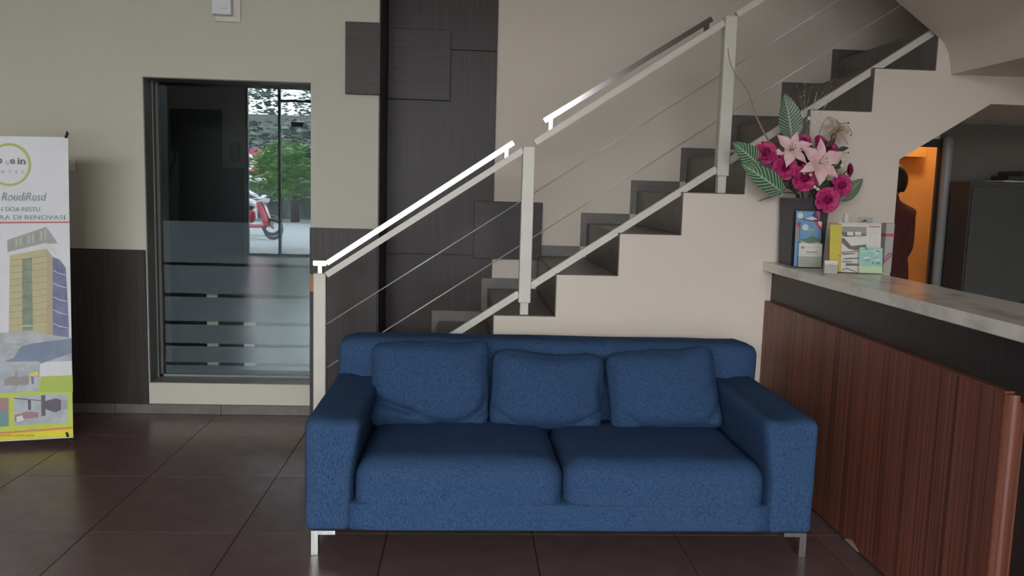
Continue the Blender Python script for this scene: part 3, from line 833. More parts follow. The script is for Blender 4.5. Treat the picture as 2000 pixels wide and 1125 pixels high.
def rose(px, py, rpx, dy=0.0, face=(0, -1, 0.25), mt='rose', seed=0):
    rnd = random.Random(seed)
    c = onY(px, py, FY+dy); r = rpx/F*(FY+dy)*1.14
    d = Vector(face) + Vector((rnd.uniform(-.25, .25), 0, rnd.uniform(-.2, .2)))
    B_ = frame(c - d.normalized()*r*0.35, d)
    bm = bmesh.new()
    for ringi, (n, rad, tilt, ln_) in enumerate(((3, 0.10, 1.45, 0.62), (4, 0.22, 1.22, 0.70), (5, 0.34, 0.95, 0.80), (6, 0.42, 0.62, 0.90))):
        for k in range(n):
            a = k*2*math.pi/n + ringi*0.7 + rnd.uniform(-.15, .15)
            mtx = B_ @ Matrix.Rotation(a, 4, 'Z') @ Matrix.Translation((0, rad*r*0.6, 0)) @ Matrix.Rotation(tilt, 4, 'X')
            petal(bm, mtx, ln_*r, 0.95*r*(0.6+0.14*ringi), -0.75 if ringi > 1 else 0.5, 0.16)
    o = fin('rose', bm, mt, arr, smooth=True)
    # calyx leaves behind the bloom
    bm = bmesh.new()
    for k in range(5):
        mtx = B_ @ Matrix.Rotation(k*1.257, 4, 'Z') @ Matrix.Translation((0, 0, -0.1*r)) @ Matrix.Rotation(0.15, 4, 'X')
        petal(bm, mtx, 1.05*r, 0.42*r, 0.25, 0.1, 4, 2, 0.9)
    fin('sepals', bm, 'foliage_dark', o, smooth=True)
    stem(c - d.normalized()*r*0.4)
    return o
VCX, VCY, VRIM = 1.642, 3.985, ZT+0.325
def over_rim(c, parent):
    c = Vector(c)
    e = Vector((VCX+random.uniform(-.045, .045), VCY+random.uniform(-.045, .045), ZT+0.16))
    top_ = Vector((VCX+0.6*max(-.075, min(.075, c.x-VCX)), VCY+0.6*max(-.075, min(.075, c.y-VCY)), VRIM+0.016))
    edge = Vector((VCX+max(-.105, min(.105, c.x-VCX)), VCY+max(-.105, min(.105, c.y-VCY)), max(VRIM+0.020, min(c.z, VRIM+0.05))))
    pts_ = [c, edge, (edge+top_)/2+Vector((0, 0, 0.004)), top_, e] if (edge-c).length > 0.012 else [c, top_, e]
    return fin('stem', tube(bmesh.new(), pts_, 0.0026, 5), 'foliage_dark', parent, smooth=True)
def stem(c):
    over_rim(c, arr)
for i, (px, py, rp, dy) in enumerate(((1497, 297, 20, 0.0), (1534, 327, 20, -0.02), (1573, 347, 22, -0.05), (1619, 291, 15, 0.04), (1645, 362, 18, -0.02), (1617, 391, 20.5, -0.075), (1603, 276, 11, 0.06), (1572, 273, 11, 0.06))):
    rose(px, py, rp, dy, (0.1*(px-1575)/60, -1, 0.25-0.004*(py-320)), 'rose', 40+i)
rose(1661, 332, 11, 0.03, (0.8, -1, 0.1), 'rose_dark', 77)
def lily(px, py, rpx, dy, face, mt, seed, rot=0.0):
    rnd = random.Random(seed)
    c = onY(px, py, FY+dy); r = rpx/F*(FY+dy)*1.08
    B_ = frame(c, Vector(face))
    bm = bmesh.new(); tube(bm, [B_ @ Vector((0, 0, -0.35*r)), B_ @ Vector((0, 0, 0.05*r))], lambda t: r*(0.05+0.10*t), 8)
    o = fin('lily', bm, mt, arr, smooth=True)
    for k in range(6):
        a = k*math.pi/3 + rot
        bm = bmesh.new()
        mtx = B_ @ Matrix.Rotation(a, 4, 'Z') @ Matrix.Rotation(0.62 if k % 2 else 0.50, 4, 'X')
        petal(bm, mtx, r*rnd.uniform(0.98, 1.1), r*(0.60 if k % 2 else 0.44), -0.95, 0.10, 7, 4, 0.92, 0.3)
        fin('petal', bm, mt, o, smooth=True)
    bm = bmesh.new()
    for k in range(6):
        a = k*1.05+0.3; q = Vector((math.cos(a)*0.16*r, math.sin(a)*0.16*r, 0.42*r))
        tube(bm, [B_ @ Vector((0, 0, 0)), B_ @ (q*0.6), B_ @ q], 0.0011, 4)
        bmesh.ops.create_uvsphere(bm, u_segments=6, v_segments=4, radius=0.0032, matrix=Matrix.Translation(B_ @ q))
    fin('stamens', bm, 'stamen', o, smooth=True)
    stem(B_ @ Vector((0, 0, -0.33*r)))
lily(1546, 293, 36, -0.01, (-0.25, -1, 0.35), 'lily', 5, 0.25)
lily(1598, 319, 46, -0.06, (0.15, -1, 0.20), 'lily', 6, 0.10)
lily(1633, 258, 32, 0.05, (0.45, -0.8, 0.55), 'lily_pale', 8, 0.5)
# large striped leaves
def big_leaf(basep, tipp, wpx, dy0, dy1, mt, bend=0.12, twist=0.0):
    a = onY(*basep, FY+dy0); b_ = onY(*tipp, FY+dy1)
    L = (b_-a).length; d = (b_-a).normalized(); W_ = wpx/F*FY
    nrm = Vector((0, -1, 0)); nrm = (nrm - d*nrm.dot(d)).normalized(); sd = d.cross(nrm)
    sd = (sd*math.cos(twist) + nrm*math.sin(twist)).normalized(); nrm = sd.cross(d) if sd.cross(d).y < 0 else d.cross(sd)
    bm = bmesh.new(); uvl = bm.loops.layers.uv.new('UVMap'); rows = []; uvs = {}
    n, mc = 14, 6
    for i in range(n+1):
        t = i/n
        wd = W_*(math.sin(math.pi*(t**0.75)*0.97+0.05))**0.8*(1-0.15*t) if 0 < t < 1 else 0.002
        row = []
        for j in range(mc+1):
            s = j/mc*2-1
            p = a + d*(L*t) + sd*(s*wd/2) + nrm*(bend*L*math.sin(math.pi*t) - 0.10*W_*(1-abs(s)) + 0.012*W_*math.sin(t*60)*abs(s))
            v = bm.verts.new(p); uvs[v] = (t, j/mc); row.append(v)
        rows.append(row)
    for A, B in zip(rows, rows[1:]):
        for j in range(mc):
            f = bm.faces.new((A[j], A[j+1], B[j+1], B[j]))
            for lp in f.loops: lp[uvl].uv = uvs[lp.vert]
    fin('leaf', bm, mt, arr, smooth=True)
    over_rim(a, arr)
big_leaf((1549, 272), (1533, 182), 52, 0.04, 0.03, 'leaf_dull', 0.05)
big_leaf((1484, 322), (1431, 277), 42, 0.0, -0.03, 'leaf_striped', 0.06)
big_leaf((1530, 376), (1447, 318), 46, -0.02, -0.05, 'leaf_striped', 0.08)
big_leaf((1640, 392), (1685, 349), 34, -0.01, 0.0, 'leaf_dull', 0.05, 0.5)
# dark small-leaf filler between the blooms
rnd = random.Random(3)
for q in range(150):
    px = rnd.gauss(1578, 34); py = rnd.uniform(283, 370)
    if abs(px-1576) > 66-0.10*abs(py-335) : continue
    c = onY(px, py, FY+rnd.uniform(-0.02, 0.12))
    bm = bmesh.new(); d = Vector((rnd.uniform(-1, 1), rnd.uniform(-0.9, 0.2), rnd.uniform(-0.8, 0.8)))
    petal(bm, frame(c, Vector((rnd.uniform(-.5, .5), -1, rnd.uniform(-.3, .5)))) @ Matrix.Rotation(rnd.uniform(0, 6.3), 4, 'Z'), rnd.uniform(0.035, 0.06), rnd.uniform(0.018, 0.03), 0.5, 0.1, 4, 2, 0.9)
    fin('small_leaf', bm, 'foliage_dark', arr, smooth=True)
# fern sprig to the left of the vase
bm = bmesh.new()
for i in range(9):
    t = i/8; c = onY(1528-46*t, 376+16*t, FY-0.01)
    for s in (-1, 1):
        tube(bm, [c, c+Vector((-0.018*(1.1-t)-0.004, -0.004, s*0.016*(1.1-t)-0.004))], 0.0011, 4)
tube(bm, [onY(1552, 366, FY+0.02), onY(1536, 367, FY), onY(1526, 377, FY-0.005), onY(1482, 392, FY-0.01)], 0.0012, 4)
fin('fern_sprig', bm, 'foliage_dark', arr)
# golden curling twig in front of the post
tp = [(1504, 280), (1490, 255), (1477, 228), (1470, 205), (1462, 180), (1450, 163), (1437, 147), (1428, 128), (1423, 108), (1422, 95)]
fin('twig', tube(bmesh.new(), [onY(x, y, FY+0.02) for x, y in tp], lambda t: 0.0042-0.0018*t, 6), 'twig_gold', arr, smooth=True)
# wispy curls on the right
for q, tp in enumerate(([(1600, 262), (1608, 240), (1617, 228), (1630, 232), (1643, 243), (1656, 240)], [(1632, 268), (1640, 250), (1655, 245), (1664, 258), (1662, 264)], [(1640, 290), (1650, 300), (1657, 298)], [(1618, 262), (1640, 242), (1658, 240)])):
    fin('twig', tube(bmesh.new(), [onY(x, y, FY+0.02-0.01*q) for x, y in tp], 0.0013, 5), 'twig_brown', arr, smooth=True)
    p = onY(*tp[-1], FY+0.02-0.01*q); bm = bmesh.new(); bmesh.ops.create_uvsphere(bm, u_segments=6, v_segments=4, radius=0.004, matrix=Matrix.Translation(p))
    fin('twig_bud', bm, 'twig_brown', arr, smooth=True)
# beaded sprays rising above the bloom
for q in range(13):
    x0_, x1_ = rnd.uniform(1560, 1590), rnd.uniform(1545, 1650) ; yt = rnd.uniform(85, 190)
    if q > 9: x1_, yt = rnd.uniform(1620, 1665), rnd.uniform(150, 190)
    pts_ = []
    for i in range(7):
        t = i/6; pts_.append(onY(x0_+(x1_-x0_)*t**1.4, 268+(yt-268)*t, FY+0.03+0.04*math.sin(q)))
    s_ = fin('beaded_spray', tube(bmesh.new(), pts_, 0.0006, 3), 'thread', arr)
    bm = bmesh.new()
    for i in range(9):
        t = rnd.uniform(0.25, 1.0); k = min(5, int(t*6)); p = pts_[k].lerp(pts_[k+1], t*6-k)
        bmesh.ops.create_uvsphere(bm, u_segments=5, v_segments=3, radius=rnd.uniform(0.0012, 0.0024), matrix=Matrix.Translation(p+Vector((rnd.uniform(-.004, .004), 0, 0))))
    fin('beads', bm, 'pearl', s_)
for px, py in ((1575, 335), (1582, 342), (1569, 338), (1645, 313), (1651, 322), (1643, 324), (1590, 366), (1596, 370), (1585, 240), (1592, 246), (1579, 232), (1586, 256), (1580, 292), (1578, 300)):
    bm = bmesh.new()
    for k in range(5): petal(bm, frame(onY(px, py, FY-0.055), Vector((0, -1, 0.2))) @ Matrix.Rotation(k*1.257, 4, 'Z') @ Matrix.Rotation(0.5, 4, 'X'), 0.011, 0.010, 0.4, 0.1, 3, 2)
    fin('small_blossom', bm, 'bud_white', arr, smooth=True)

# leaflets, booklets and cards. card(): thin upright sheet whose foot is on the counter
def sheet_xf(foot, w_, lean, yaw):
    return Matrix.Translation(Vector(foot)) @ Matrix.Rotation(yaw, 4, 'Z') @ Matrix.Rotation(-lean, 4, 'X')
def card(name, foot, w_, h_, mt, lean, yaw, parent=None, th=0.0012, z0=0.0):
    bm = bx(bmesh.new(), -w_/2, w_/2, 0, th, z0, z0+h_)
    return fin(name, bm, mt, parent, xf=sheet_xf(foot, w_, lean, yaw), origin=Vector(foot))
def deco(name, parent, foot, lean, yaw, poly, mt, lift):
    """flat print on a card, poly in card metres (x, z)"""
    bm = bmesh.new(); bm.faces.new([bm.verts.new((x, -lift, z)) for x, z in poly])
    bmesh.ops.recalc_face_normals(bm, faces=bm.faces)
    return fin(name, bm, mt, parent, xf=sheet_xf(foot, 0, lean, yaw), origin=Vector(foot))
def rc(x0, x1, z0, z1): return [(x0, z0), (x1, z0), (x1, z1), (x0, z1)]
def disc(cx, cz, r, n=18): return [(cx+r*math.cos(k*2*math.pi/n), cz+r*math.sin(k*2*math.pi/n)) for k in range(n)]
PXM = 3.85/F
# clear leaflet rack with blue leaflets and white notices
YW = R(-6)
ft = Vector((1.612, 3.800, ZT+0.001))
rack = thing('leaflet_rack', ft, 'clear acrylic leaflet rack leaning against the square vase', 'rack')
card('rack_back', ft+Vector((-0.006, 0.040, 0)), 0.122, 0.19, 'acrylic', R(4), YW, rack, 0.003)
card('rack_front', ft+Vector((0, -0.006, 0)), 0.122, 0.055, 'acrylic', R(4), YW, rack, 0.003)
bm = bx(bmesh.new(), -0.061, 0.061, -0.004, 0.042, 0, 0.003); fin('rack_floor', bm, 'acrylic', rack, xf=sheet_xf(ft, 0, 0, YW), origin=ft)
f1 = ft+Vector((-0.006, 0.030, 0.003))
L1 = card('leaflet', f1, 0.110, 0.262, 'print_blue', R(4), YW); tag(L1, 'rear blue leaflet with a round white badge in the clear rack', 'leaflet', 'blue leaflets in the rack')
ln_ = (f1, R(4), YW)
deco('badge', L1, *ln_, disc(-0.036, 0.240, 0.014), 'paper', 0.0006)
deco('picture', L1, *ln_, [(-0.036, 0.226), (0.052, 0.205), (0.055, 0.262), (0.03, 0.262), (0.01, 0.225)], 'print_navy', 0.0005)
deco('picture', L1, *ln_, [(-0.015, 0.226), (0.02, 0.238), (0.046, 0.226), (0.018, 0.219)], 'paper', 0.0009)
deco('picture', L1, *ln_, rc(-0.055, -0.034, 0.120, 0.185), 'ink_mid', 0.0005)
deco('picture', L1, *ln_, disc(-0.040, 0.198, 0.012), 'red', 0.0007)
deco('picture', L1, *ln_, [(0.035, 0.262), (0.055, 0.262), (0.055, 0.21)], 'magenta', 0.0011)
f2 = ft+Vector((0.006, 0.018, 0.003))
L2 = card('leaflet', f2, 0.098, 0.215, 'print_blue', R(4), YW); tag(L2, 'front blue leaflet with green scenery below its round white badge', 'leaflet', 'blue leaflets in the rack')
ln2 = (f2, R(4), YW)
deco('badge', L2, *ln2, disc(-0.026, 0.186, 0.015), 'paper', 0.0006)
deco('picture', L2, *ln2, [(0.012, 0.215), (0.049, 0.215), (0.049, 0.165), (0.035, 0.185)], 'red', 0.0006)
deco('picture', L2, *ln2, [(0.030, 0.215), (0.036, 0.200), (0.049, 0.190), (0.049, 0.215)], 'paper', 0.0009)
deco('picture', L2, *ln2, rc(-0.012, 0.018, 0.172, 0.177), 'yellow', 0.0006)
deco('picture', L2, *ln2, [(-0.049, 0.128), (-0.02, 0.134), (0.01, 0.150), (0.018, 0.142), (0.049, 0.130), (0.049, 0.100), (-0.049, 0.100)], 'print_green', 0.0006)
deco('picture', L2, *ln2, [(-0.045, 0.100), (0.045, 0.100), (0.045, 0.120), (-0.01, 0.112), (-0.045, 0.125)], 'paper_grey', 0.0009)
deco('picture', L2, *ln2, [(-0.02, 0.101), (0.03, 0.101), (0.018, 0.114), (-0.012, 0.116)], 'red', 0.0012)
f3 = ft+Vector((0.004, 0.006, 0.003))
L3 = card('notice_card', f3, 0.108, 0.112, 'paper', R(4), YW, None, 0.004); tag(L3, 'white printed notice cards standing in front of the blue leaflets', 'card')
ln3 = (f3, R(4), YW)
deco('print_block', L3, *ln3, rc(-0.044, -0.030, 0.086, 0.098), 'ink_mid', 0.0006)
deco('print_line', L3, *ln3, rc(-0.020, 0.032, 0.068, 0.074), 'ink_mid', 0.0006)
for zz in (0.092, 0.060, 0.045, 0.036, 0.026, 0.016):
    deco('print_line', L3, *ln3, rc(-0.030 if zz > 0.05 else -0.044, 0.040, zz, zz+0.0016), 'paper_grey', 0.0006)
# little name cards
fc = Vector((onY(1624.5, 520, 3.545).x, 3.545, ZT+0.001))
nc = thing('card_holder', fc, 'small clear holder of white name cards in front of the yellow booklet', 'card holder')
card('cards', fc+Vector((0, 0.004, 0)), 0.055, 0.056, 'paper', R(6), R(-8), nc, 0.010)
card('holder_front', fc+Vector((0, -0.004, 0)), 0.062, 0.040, 'acrylic', R(6), R(-8), nc, 0.002)
for zz in (0.030, 0.036, 0.044): deco('print_line', nc, fc+Vector((0, 0.004, 0)), R(6), R(-8), rc(-0.014, 0.016, zz, zz+0.0012), 'ink_mid', 0.0006)
# clear display stand with a yellow booklet and a photo brochure
yw2 = R(-3)
fs = Vector((1.732, 3.585, ZT+0.001))
st = thing('display_stand', fs, 'wide clear acrylic brochure stand on the marble ledge', 'stand')
card('back_plate', fs+Vector((0.0, 0.030, 0)), 0.232, 0.222, 'acrylic', R(7), yw2, st, 0.003)
bm = bx(bmesh.new(), -0.116, 0.116, -0.03, 0.034, 0, 0.003); fin('base_plate', bm, 'acrylic', st, xf=sheet_xf(fs, 0, 0, yw2), origin=fs)
card('top_edge', fs+Vector((0.025, 0.027, 0)), 0.185, 0.006, 'paper', R(7), yw2, st, 0.002, 0.217)
fy = fs+Vector((-0.077, 0.020, 0.003))
yb = card('booklet', fy, 0.066, 0.210, 'yellow', R(7), yw2, None, 0.004); tag(yb, 'plain yellow booklet standing in the clear brochure stand', 'booklet')
deco('print_line', yb, fy, R(7), yw2, rc(0.004, 0.024, 0.070, 0.073), 'ink_grey', 0.0006)
fb = fs+Vector((0.027, 0.010, 0.003))
ph = card('brochure', fb, 0.176, 0.213, 'paper', R(7), yw2, None, 0.002); tag(ph, 'black and white photo brochure of a hotel room in the clear stand', 'brochure')
D = lambda poly, mt, lf=0.0006, nm='photo': deco(nm, ph, fb, R(7), yw2, [(x*1.25, z) for x, z in poly], mt, lf)
D([(-0.070, 0.165), (0.018, 0.165), (0.018, 0.204), (-0.070, 0.204)], 'ink_mid')
D([(-0.068, 0.160), (-0.030, 0.150), (0.018, 0.160), (0.018, 0.172), (-0.070, 0.180)], 'ink_grey', 0.0008)
D([(-0.050, 0.164), (-0.028, 0.164), (-0.030, 0.180), (-0.052, 0.180)], 'paper', 0.0011)
D([(-0.022, 0.164), (0.0, 0.166), (-0.002, 0.182), (-0.024, 0.180)], 'paper', 0.0011)
D([(-0.066, 0.156), (0.018, 0.164), (0.018, 0.150), (-0.044, 0.142)], 'paper', 0.0014)
D([(-0.070, 0.150), (-0.062, 0.152), (-0.035, 0.116), (0.018, 0.128), (0.018, 0.112), (-0.02, 0.098), (-0.045, 0.104), (-0.070, 0.130)], 'ink_grey', 0.0016)
D([(-0.030, 0.138), (0.018, 0.144), (0.018, 0.126), (-0.026, 0.118)], 'paper', 0.0018)
D([(-0.070, 0.082), (-0.005, 0.092), (0.0, 0.100), (-0.070, 0.090)], 'ink_mid')
D([(-0.066, 0.076), (-0.020, 0.082), (-0.022, 0.086), (-0.066, 0.082)], 'ink_grey', 0.0008)
D([(-0.058, 0.056), (0.0, 0.062), (0.0, 0.066), (-0.04, 0.064), (-0.066, 0.060)], 'ink_grey', 0.0008)
D([(-0.066, 0.044), (-0.03, 0.046), (-0.03, 0.050), (-0.068, 0.048)], 'ink_grey', 0.0008)
D([(-0.056, 0.026), (-0.010, 0.030), (-0.004, 0.040), (-0.052, 0.042)], 'ink_mid')
D([(-0.052, 0.032), (-0.004, 0.030), (-0.004, 0.033), (-0.052, 0.036)], 'ink_dark', 0.0009)
D([(-0.066, 0.012), (-0.05, 0.020), (-0.016, 0.006), (-0.016, 0.001), (-0.05, 0.012), (-0.066, 0.006)], 'ink_mid', 0.0008)
D(rc(0.026, 0.066, 0.203, 0.207), 'magenta', 0.0008, 'print_line')
for zz in range(9): D(rc(0.028, 0.064, 0.190-zz*0.010, 0.1912-zz*0.010), 'paper_grey', 0.0008, 'print_line')
fg = fs+Vector((0.062, -0.014, 0.0031))
gl = card('flyer', fg, 0.104, 0.114, 'mint', R(8), yw2, None, 0.0012); tag(gl, 'mint green and teal flyer propped in front of the photo brochure', 'flyer')
G = lambda poly, mt, lf=0.0006, nm='print_block': deco(nm, gl, fg, R(8), yw2, poly, mt, lf)
G(rc(-0.051, 0.051, 0.030, 0.113), 'teal_pale')
for q in range(14):
    x = rnd.uniform(-0.036, 0.03); z = rnd.uniform(0.038, 0.104)
    G(rc(x, x+rnd.uniform(0.008, 0.016), z, z+rnd.uniform(0.006, 0.014)), 'teal' if q % 3 else 'paper', 0.0008+0.00003*q)
G([(-0.045, 0.092), (0.045, 0.104), (0.045, 0.107), (-0.045, 0.095)], 'paper', 0.0016, 'print_line')
G([(-0.045, 0.044), (0.045, 0.060), (0.045, 0.063), (-0.045, 0.047)], 'paper', 0.0016, 'print_line')
G([(0.012, 0.100), (0.015, 0.100), (0.030, 0.050), (0.027, 0.050)], 'paper', 0.0016, 'print_line')
# white carton, pen loop and small things behind
cl, crr = onY(1727, 500, 3.655).x, onY(1743, 500, 3.655).x
cb = thing('paper_carton', ((cl+crr)/2, 3.68, ZT), 'white paper carton with a red band beside the brochure stand', 'carton')
box('carton_body', cl, crr, 3.655, 3.705, ZT+0.0005, ZT+0.225, 'paper_grey', cb, 0.002, 1)
box('red_band', cl-0.0006, crr+0.0006, 3.6544, 3.7056, ZT+0.165, ZT+0.177, 'bn_red', cb)
lp = [onY(x, y, 3.653) for x, y in ((1722, 514), (1732, 500), (1739, 494), (1742, 497), (1737, 503), (1724, 515))]
o = fin('wire_loop', tube(bmesh.new(), lp, 0.0022, 6), 'magenta', None, smooth=True); tag(o, 'thin magenta wire loop leaning against the white carton', 'wire loop')
q = onZ(1668, 470, ZT); cc = onY(1668, 431, 3.74)
bt = thing('pump_bottle', (1.768, 3.79, ZT), 'small white bottle shaped pump behind the brochure stand', 'bottle')
bm = bmesh.new(); tube(bm, [(1.768, 3.79, ZT), (1.768, 3.79, ZT+0.21)], 0.017, 12); fin('bottle_body', bm, 'paper', bt, smooth=False)
bm = bmesh.new(); tube(bm, [(1.768, 3.79, ZT+0.21), (1.768, 3.79, ZT+0.222), (1.768, 3.79, ZT+0.256), (1.768, 3.79, ZT+0.260)], lambda t: 0.010 if t < .3 else 0.0145, 12); fin('bottle_cap', bm, 'paper', bt)
fp = Vector((onY(1692, 428, 3.735).x, 3.735, ZT+0.001))
pc = card('note_card', fp, 0.065, 0.247, 'paper_grey', R(4), R(-14), None, 0.002); tag(pc, 'tilted grey note card with a dark corner behind the brochure stand', 'card')
deco('print_block', pc, fp, R(4), R(-14), [(-0.022, 0.226), (0.0, 0.236), (0.010, 0.226)], 'ink_dark', 0.0006)

# ------------------------------------------------------------------ back office beyond the counter
od = thing('door_1', ((DX0+DX1)/2, YF, 0), kind='structure')
box('door_jamb', DX1+0.001, DX1+0.04, YF-0.03, YF+0.0, 0, DZ+0.05, 'jamb_dark', od)
box('door_head', DX0, DX1+0.001, YF-0.03, YF, DZ, DZ+0.05, 'jamb_dark', od)
ow = thing('wall_back_room', (2.8, 6.4, 0), kind='structure')
box('wall_face', 2.2, 3.9, 6.4, 6.5, 0, 2.4, 'orange_paint', ow)
box('wall_face', 3.8, 3.9, YF+0.02, 6.4, 0, 2.4, 'orange_paint', ow)
box('wall_face', 2.2, 2.3, YF+0.02, 6.4, 0, 2.4, 'orange_paint', ow)
box('room_ceiling', 2.2, 3.9, YF+0.02, 6.5, 2.4, 2.45, 'orange_paint', ow)
p = onY(1752, 296, 6.35)
box('pelmet', 2.3, onY(1802, 296, 6.36).x, 6.30, 6.40, onY(1790, 307, 6.36).z, 2.05, 'orange_paint', ow)
lampo = thing('ceiling_lamp', (3.35, 5.95, 2.30), 'warm round ceiling lamp in the orange back room', 'lamp')
bm = bmesh.new(); tube(bm, [(3.35, 5.95, 2.40), (3.35, 5.95, 2.36)], 0.09, 16); fin('lamp_base', bm, 'white_plastic', lampo)
bm = bmesh.new(); bmesh.ops.create_uvsphere(bm, u_segments=16, v_segments=10, radius=0.08, matrix=Matrix.Translation((3.35, 5.95, 2.33))); fin('lamp_globe', bm, 'bulb_warm', lampo, smooth=True)
ll = bpy.data.lights.new('lamp_glow', 'POINT'); ll.energy = 4.2; ll.color = (1, 0.68, 0.34); ll.shadow_soft_size = 0.09
lo = bpy.data.objects.new('lamp_glow', ll); C.objects.link(lo); lo.parent = lampo; lo.location = (0, 0, -0.09)
pp_ = thing('standing_pipe', (3.045, 5.16, 0), 'grey vertical pipe with rounded top beside the doorway', 'pipe')
bm = bmesh.new(); tube(bm, [(3.052, 5.19, 0), (3.048, 5.19, 1.70), (3.046, 5.19, 1.745), (3.046, 5.19, 1.762)], lambda t: 0.032 if t < .9 else 0.018, 12)
fin('tube', bm, 'pipe_grey', pp_, smooth=True)
bm = bmesh.new(); tube(bm, [(3.052, 5.19, 0), (3.052, 5.19, 0.012)], 0.06, 16); fin('base_flange', bm, 'pipe_grey', pp_)
cabn = thing('filing_cabinet', (3.35, 5.05, 0), 'dark grey steel cabinet behind the reception counter', 'cabinet')
cz = 1.478
box('body', 3.045, 3.90, 4.905, 5.12, 0, cz, 'steel_cabinet', cabn, 0.004, 1)
for a, b_ in ((3.050, 3.470), (3.475, 3.895)):
    d_ = box('door', a, b_, 4.890, 4.904, 0.06, cz-0.03, 'steel_cabinet', cabn, 0.002, 1)
    box('handle', (b_-0.05 if a < 3.2 else a+0.03), (b_-0.03 if a < 3.2 else a+0.05), 4.876, 4.890, 0.62, 0.76, 'jamb_dark', d_, 0.002, 1)
for i, (dx, zz, mt, rz) in enumerate(((0.0, 0.001, 'paper_grey', 4), (0.02, 0.013, 'jamb_dark', -5), (0.04, 0.040, 'jamb_dark', 9))):
    th = (0.011, 0.026, 0.03)[i]
    bm = bx(bmesh.new(), -0.15+0.03*i, 0.15, -0.10, 0.10, 0, th, 0.002, 1)
    o = fin('document_folder', bm, mt, None, xf=at((3.40+dx, 5.02, cz+zz), rz=R(rz)))
    tag(o, ('flat grey paper file at the bottom of the pile on the steel cabinet', 'dark folder lying in the middle of the pile on the cabinet', 'topmost dark folder of the pile on the cabinet')[i], 'folder', 'papers on the cabinet')

# a person in a dark top standing in the doorway, mostly hidden by the stair wall
def skin_body(name, joints, edges, mt, parent=None, sub=2):
    me = bpy.data.meshes.new(name)
    me.from_pydata([j[0] for j in joints], edges, [])
    o = bpy.data.objects.new(name, me)
    me.materials.append(MT[mt])
    md = o.modifiers.new('skin', 'SKIN'); md.use_smooth_shade = True
    for i, j in enumerate(joints):
        sv = me.skin_vertices[0].data[i]; r = j[1]; sv.radius = r if isinstance(r, tuple) else (r, r); sv.use_root = (i == 0)
    s_ = o.modifiers.new('sub', 'SUBSURF'); s_.levels = sub; s_.render_levels = sub
    return o
PXc, PYc = 2.835, 5.42
J = [((0, 0, 0.86), (0.13, 0.10)), ((0, 0, 1.02), (0.125, 0.095)), ((0, 0, 1.20), (0.15, 0.10)), ((0, -0.005, 1.29), (0.115, 0.08)), ((0, -0.01, 1.35), (0.048, 0.048)), ((0, -0.015, 1.40), (0.050, 0.055)),
     ((-0.145, 0, 1.265), 0.058), ((-0.175, -0.01, 1.02), 0.044), ((-0.15, -0.13, 0.84), 0.034), ((-0.13, -0.20, 0.82), 0.028),
     ((0.145, 0, 1.265), 0.058), ((0.170, 0.01, 1.02), 0.044), ((0.15, -0.10, 0.84), 0.034), ((0.13, -0.17, 0.82), 0.028),
     ((-0.085, 0, 0.78), 0.088), ((-0.09, 0, 0.45), 0.060), ((-0.09, 0.01, 0.10), 0.040), ((-0.095, -0.12, 0.035), 0.034),
     ((0.085, 0, 0.78), 0.088), ((0.09, 0, 0.45), 0.060), ((0.09, 0.01, 0.10), 0.040), ((0.095, -0.12, 0.035), 0.034)]
E_ = [(0, 1), (1, 2), (2, 3), (3, 4), (4, 5), (3, 6), (6, 7), (7, 8), (8, 9), (3, 10), (10, 11), (11, 12), (12, 13), (0, 14), (14, 15), (15, 16), (16, 17), (0, 18), (18, 19), (19, 20), (20, 21)]
person = skin_body('person', J, E_, 'maroon_cloth'); link(person, None, (PXc, PYc, 0)); person.rotation_euler.z = R(200)
tag(person, 'person in a dark maroon top standing in the lit orange doorway', 'person')
# head with face and hair, hands
bm = bmesh.new(); bmesh.ops.create_uvsphere(bm, u_segments=20, v_segments=14, radius=1)
for v in bm.verts:
    c = v.co
    taper = 1-0.22*max(0, -c.z)
    v.co = Vector((c.x*0.074*taper, c.y*0.092, c.z*0.108)) + Vector((0, -0.006*max(0, -c.z), 0))
    if c.y < -0.75 and abs(c.x) < 0.22 and -0.35 < c.z < 0.15: v.co.y -= 0.016
    if c.y < -0.7 and 0.18 < abs(c.x) < 0.55 and 0.0 < c.z < 0.25: v.co.y += 0.006
bmesh.ops.translate(bm, verts=bm.verts, vec=(0, -0.02, 1.475))
hd = fin('head', bm, 'skin', None, (0, 0, 0), True); hd.parent = person; hd.location = (0, 0, 0); WO[hd.name] = wpos(person)
bm = bmesh.new(); bmesh.ops.create_uvsphere(bm, u_segments=20, v_segments=14, radius=1)
bmesh.ops.delete(bm, geom=[v for v in bm.verts if (v.co.y < -0.55 and v.co.z < 0.45) or v.co.z < -0.75], context='VERTS')
for v in bm.verts: v.co = Vector((v.co.x*0.084, v.co.y*0.102+0.006, v.co.z*0.118+0.004)) + Vector((0, -0.02, 1.475))
hr = fin('hair', bm, 'hair', None, (0, 0, 0), True); hr.parent = person; hr.location = (0, 0, 0)
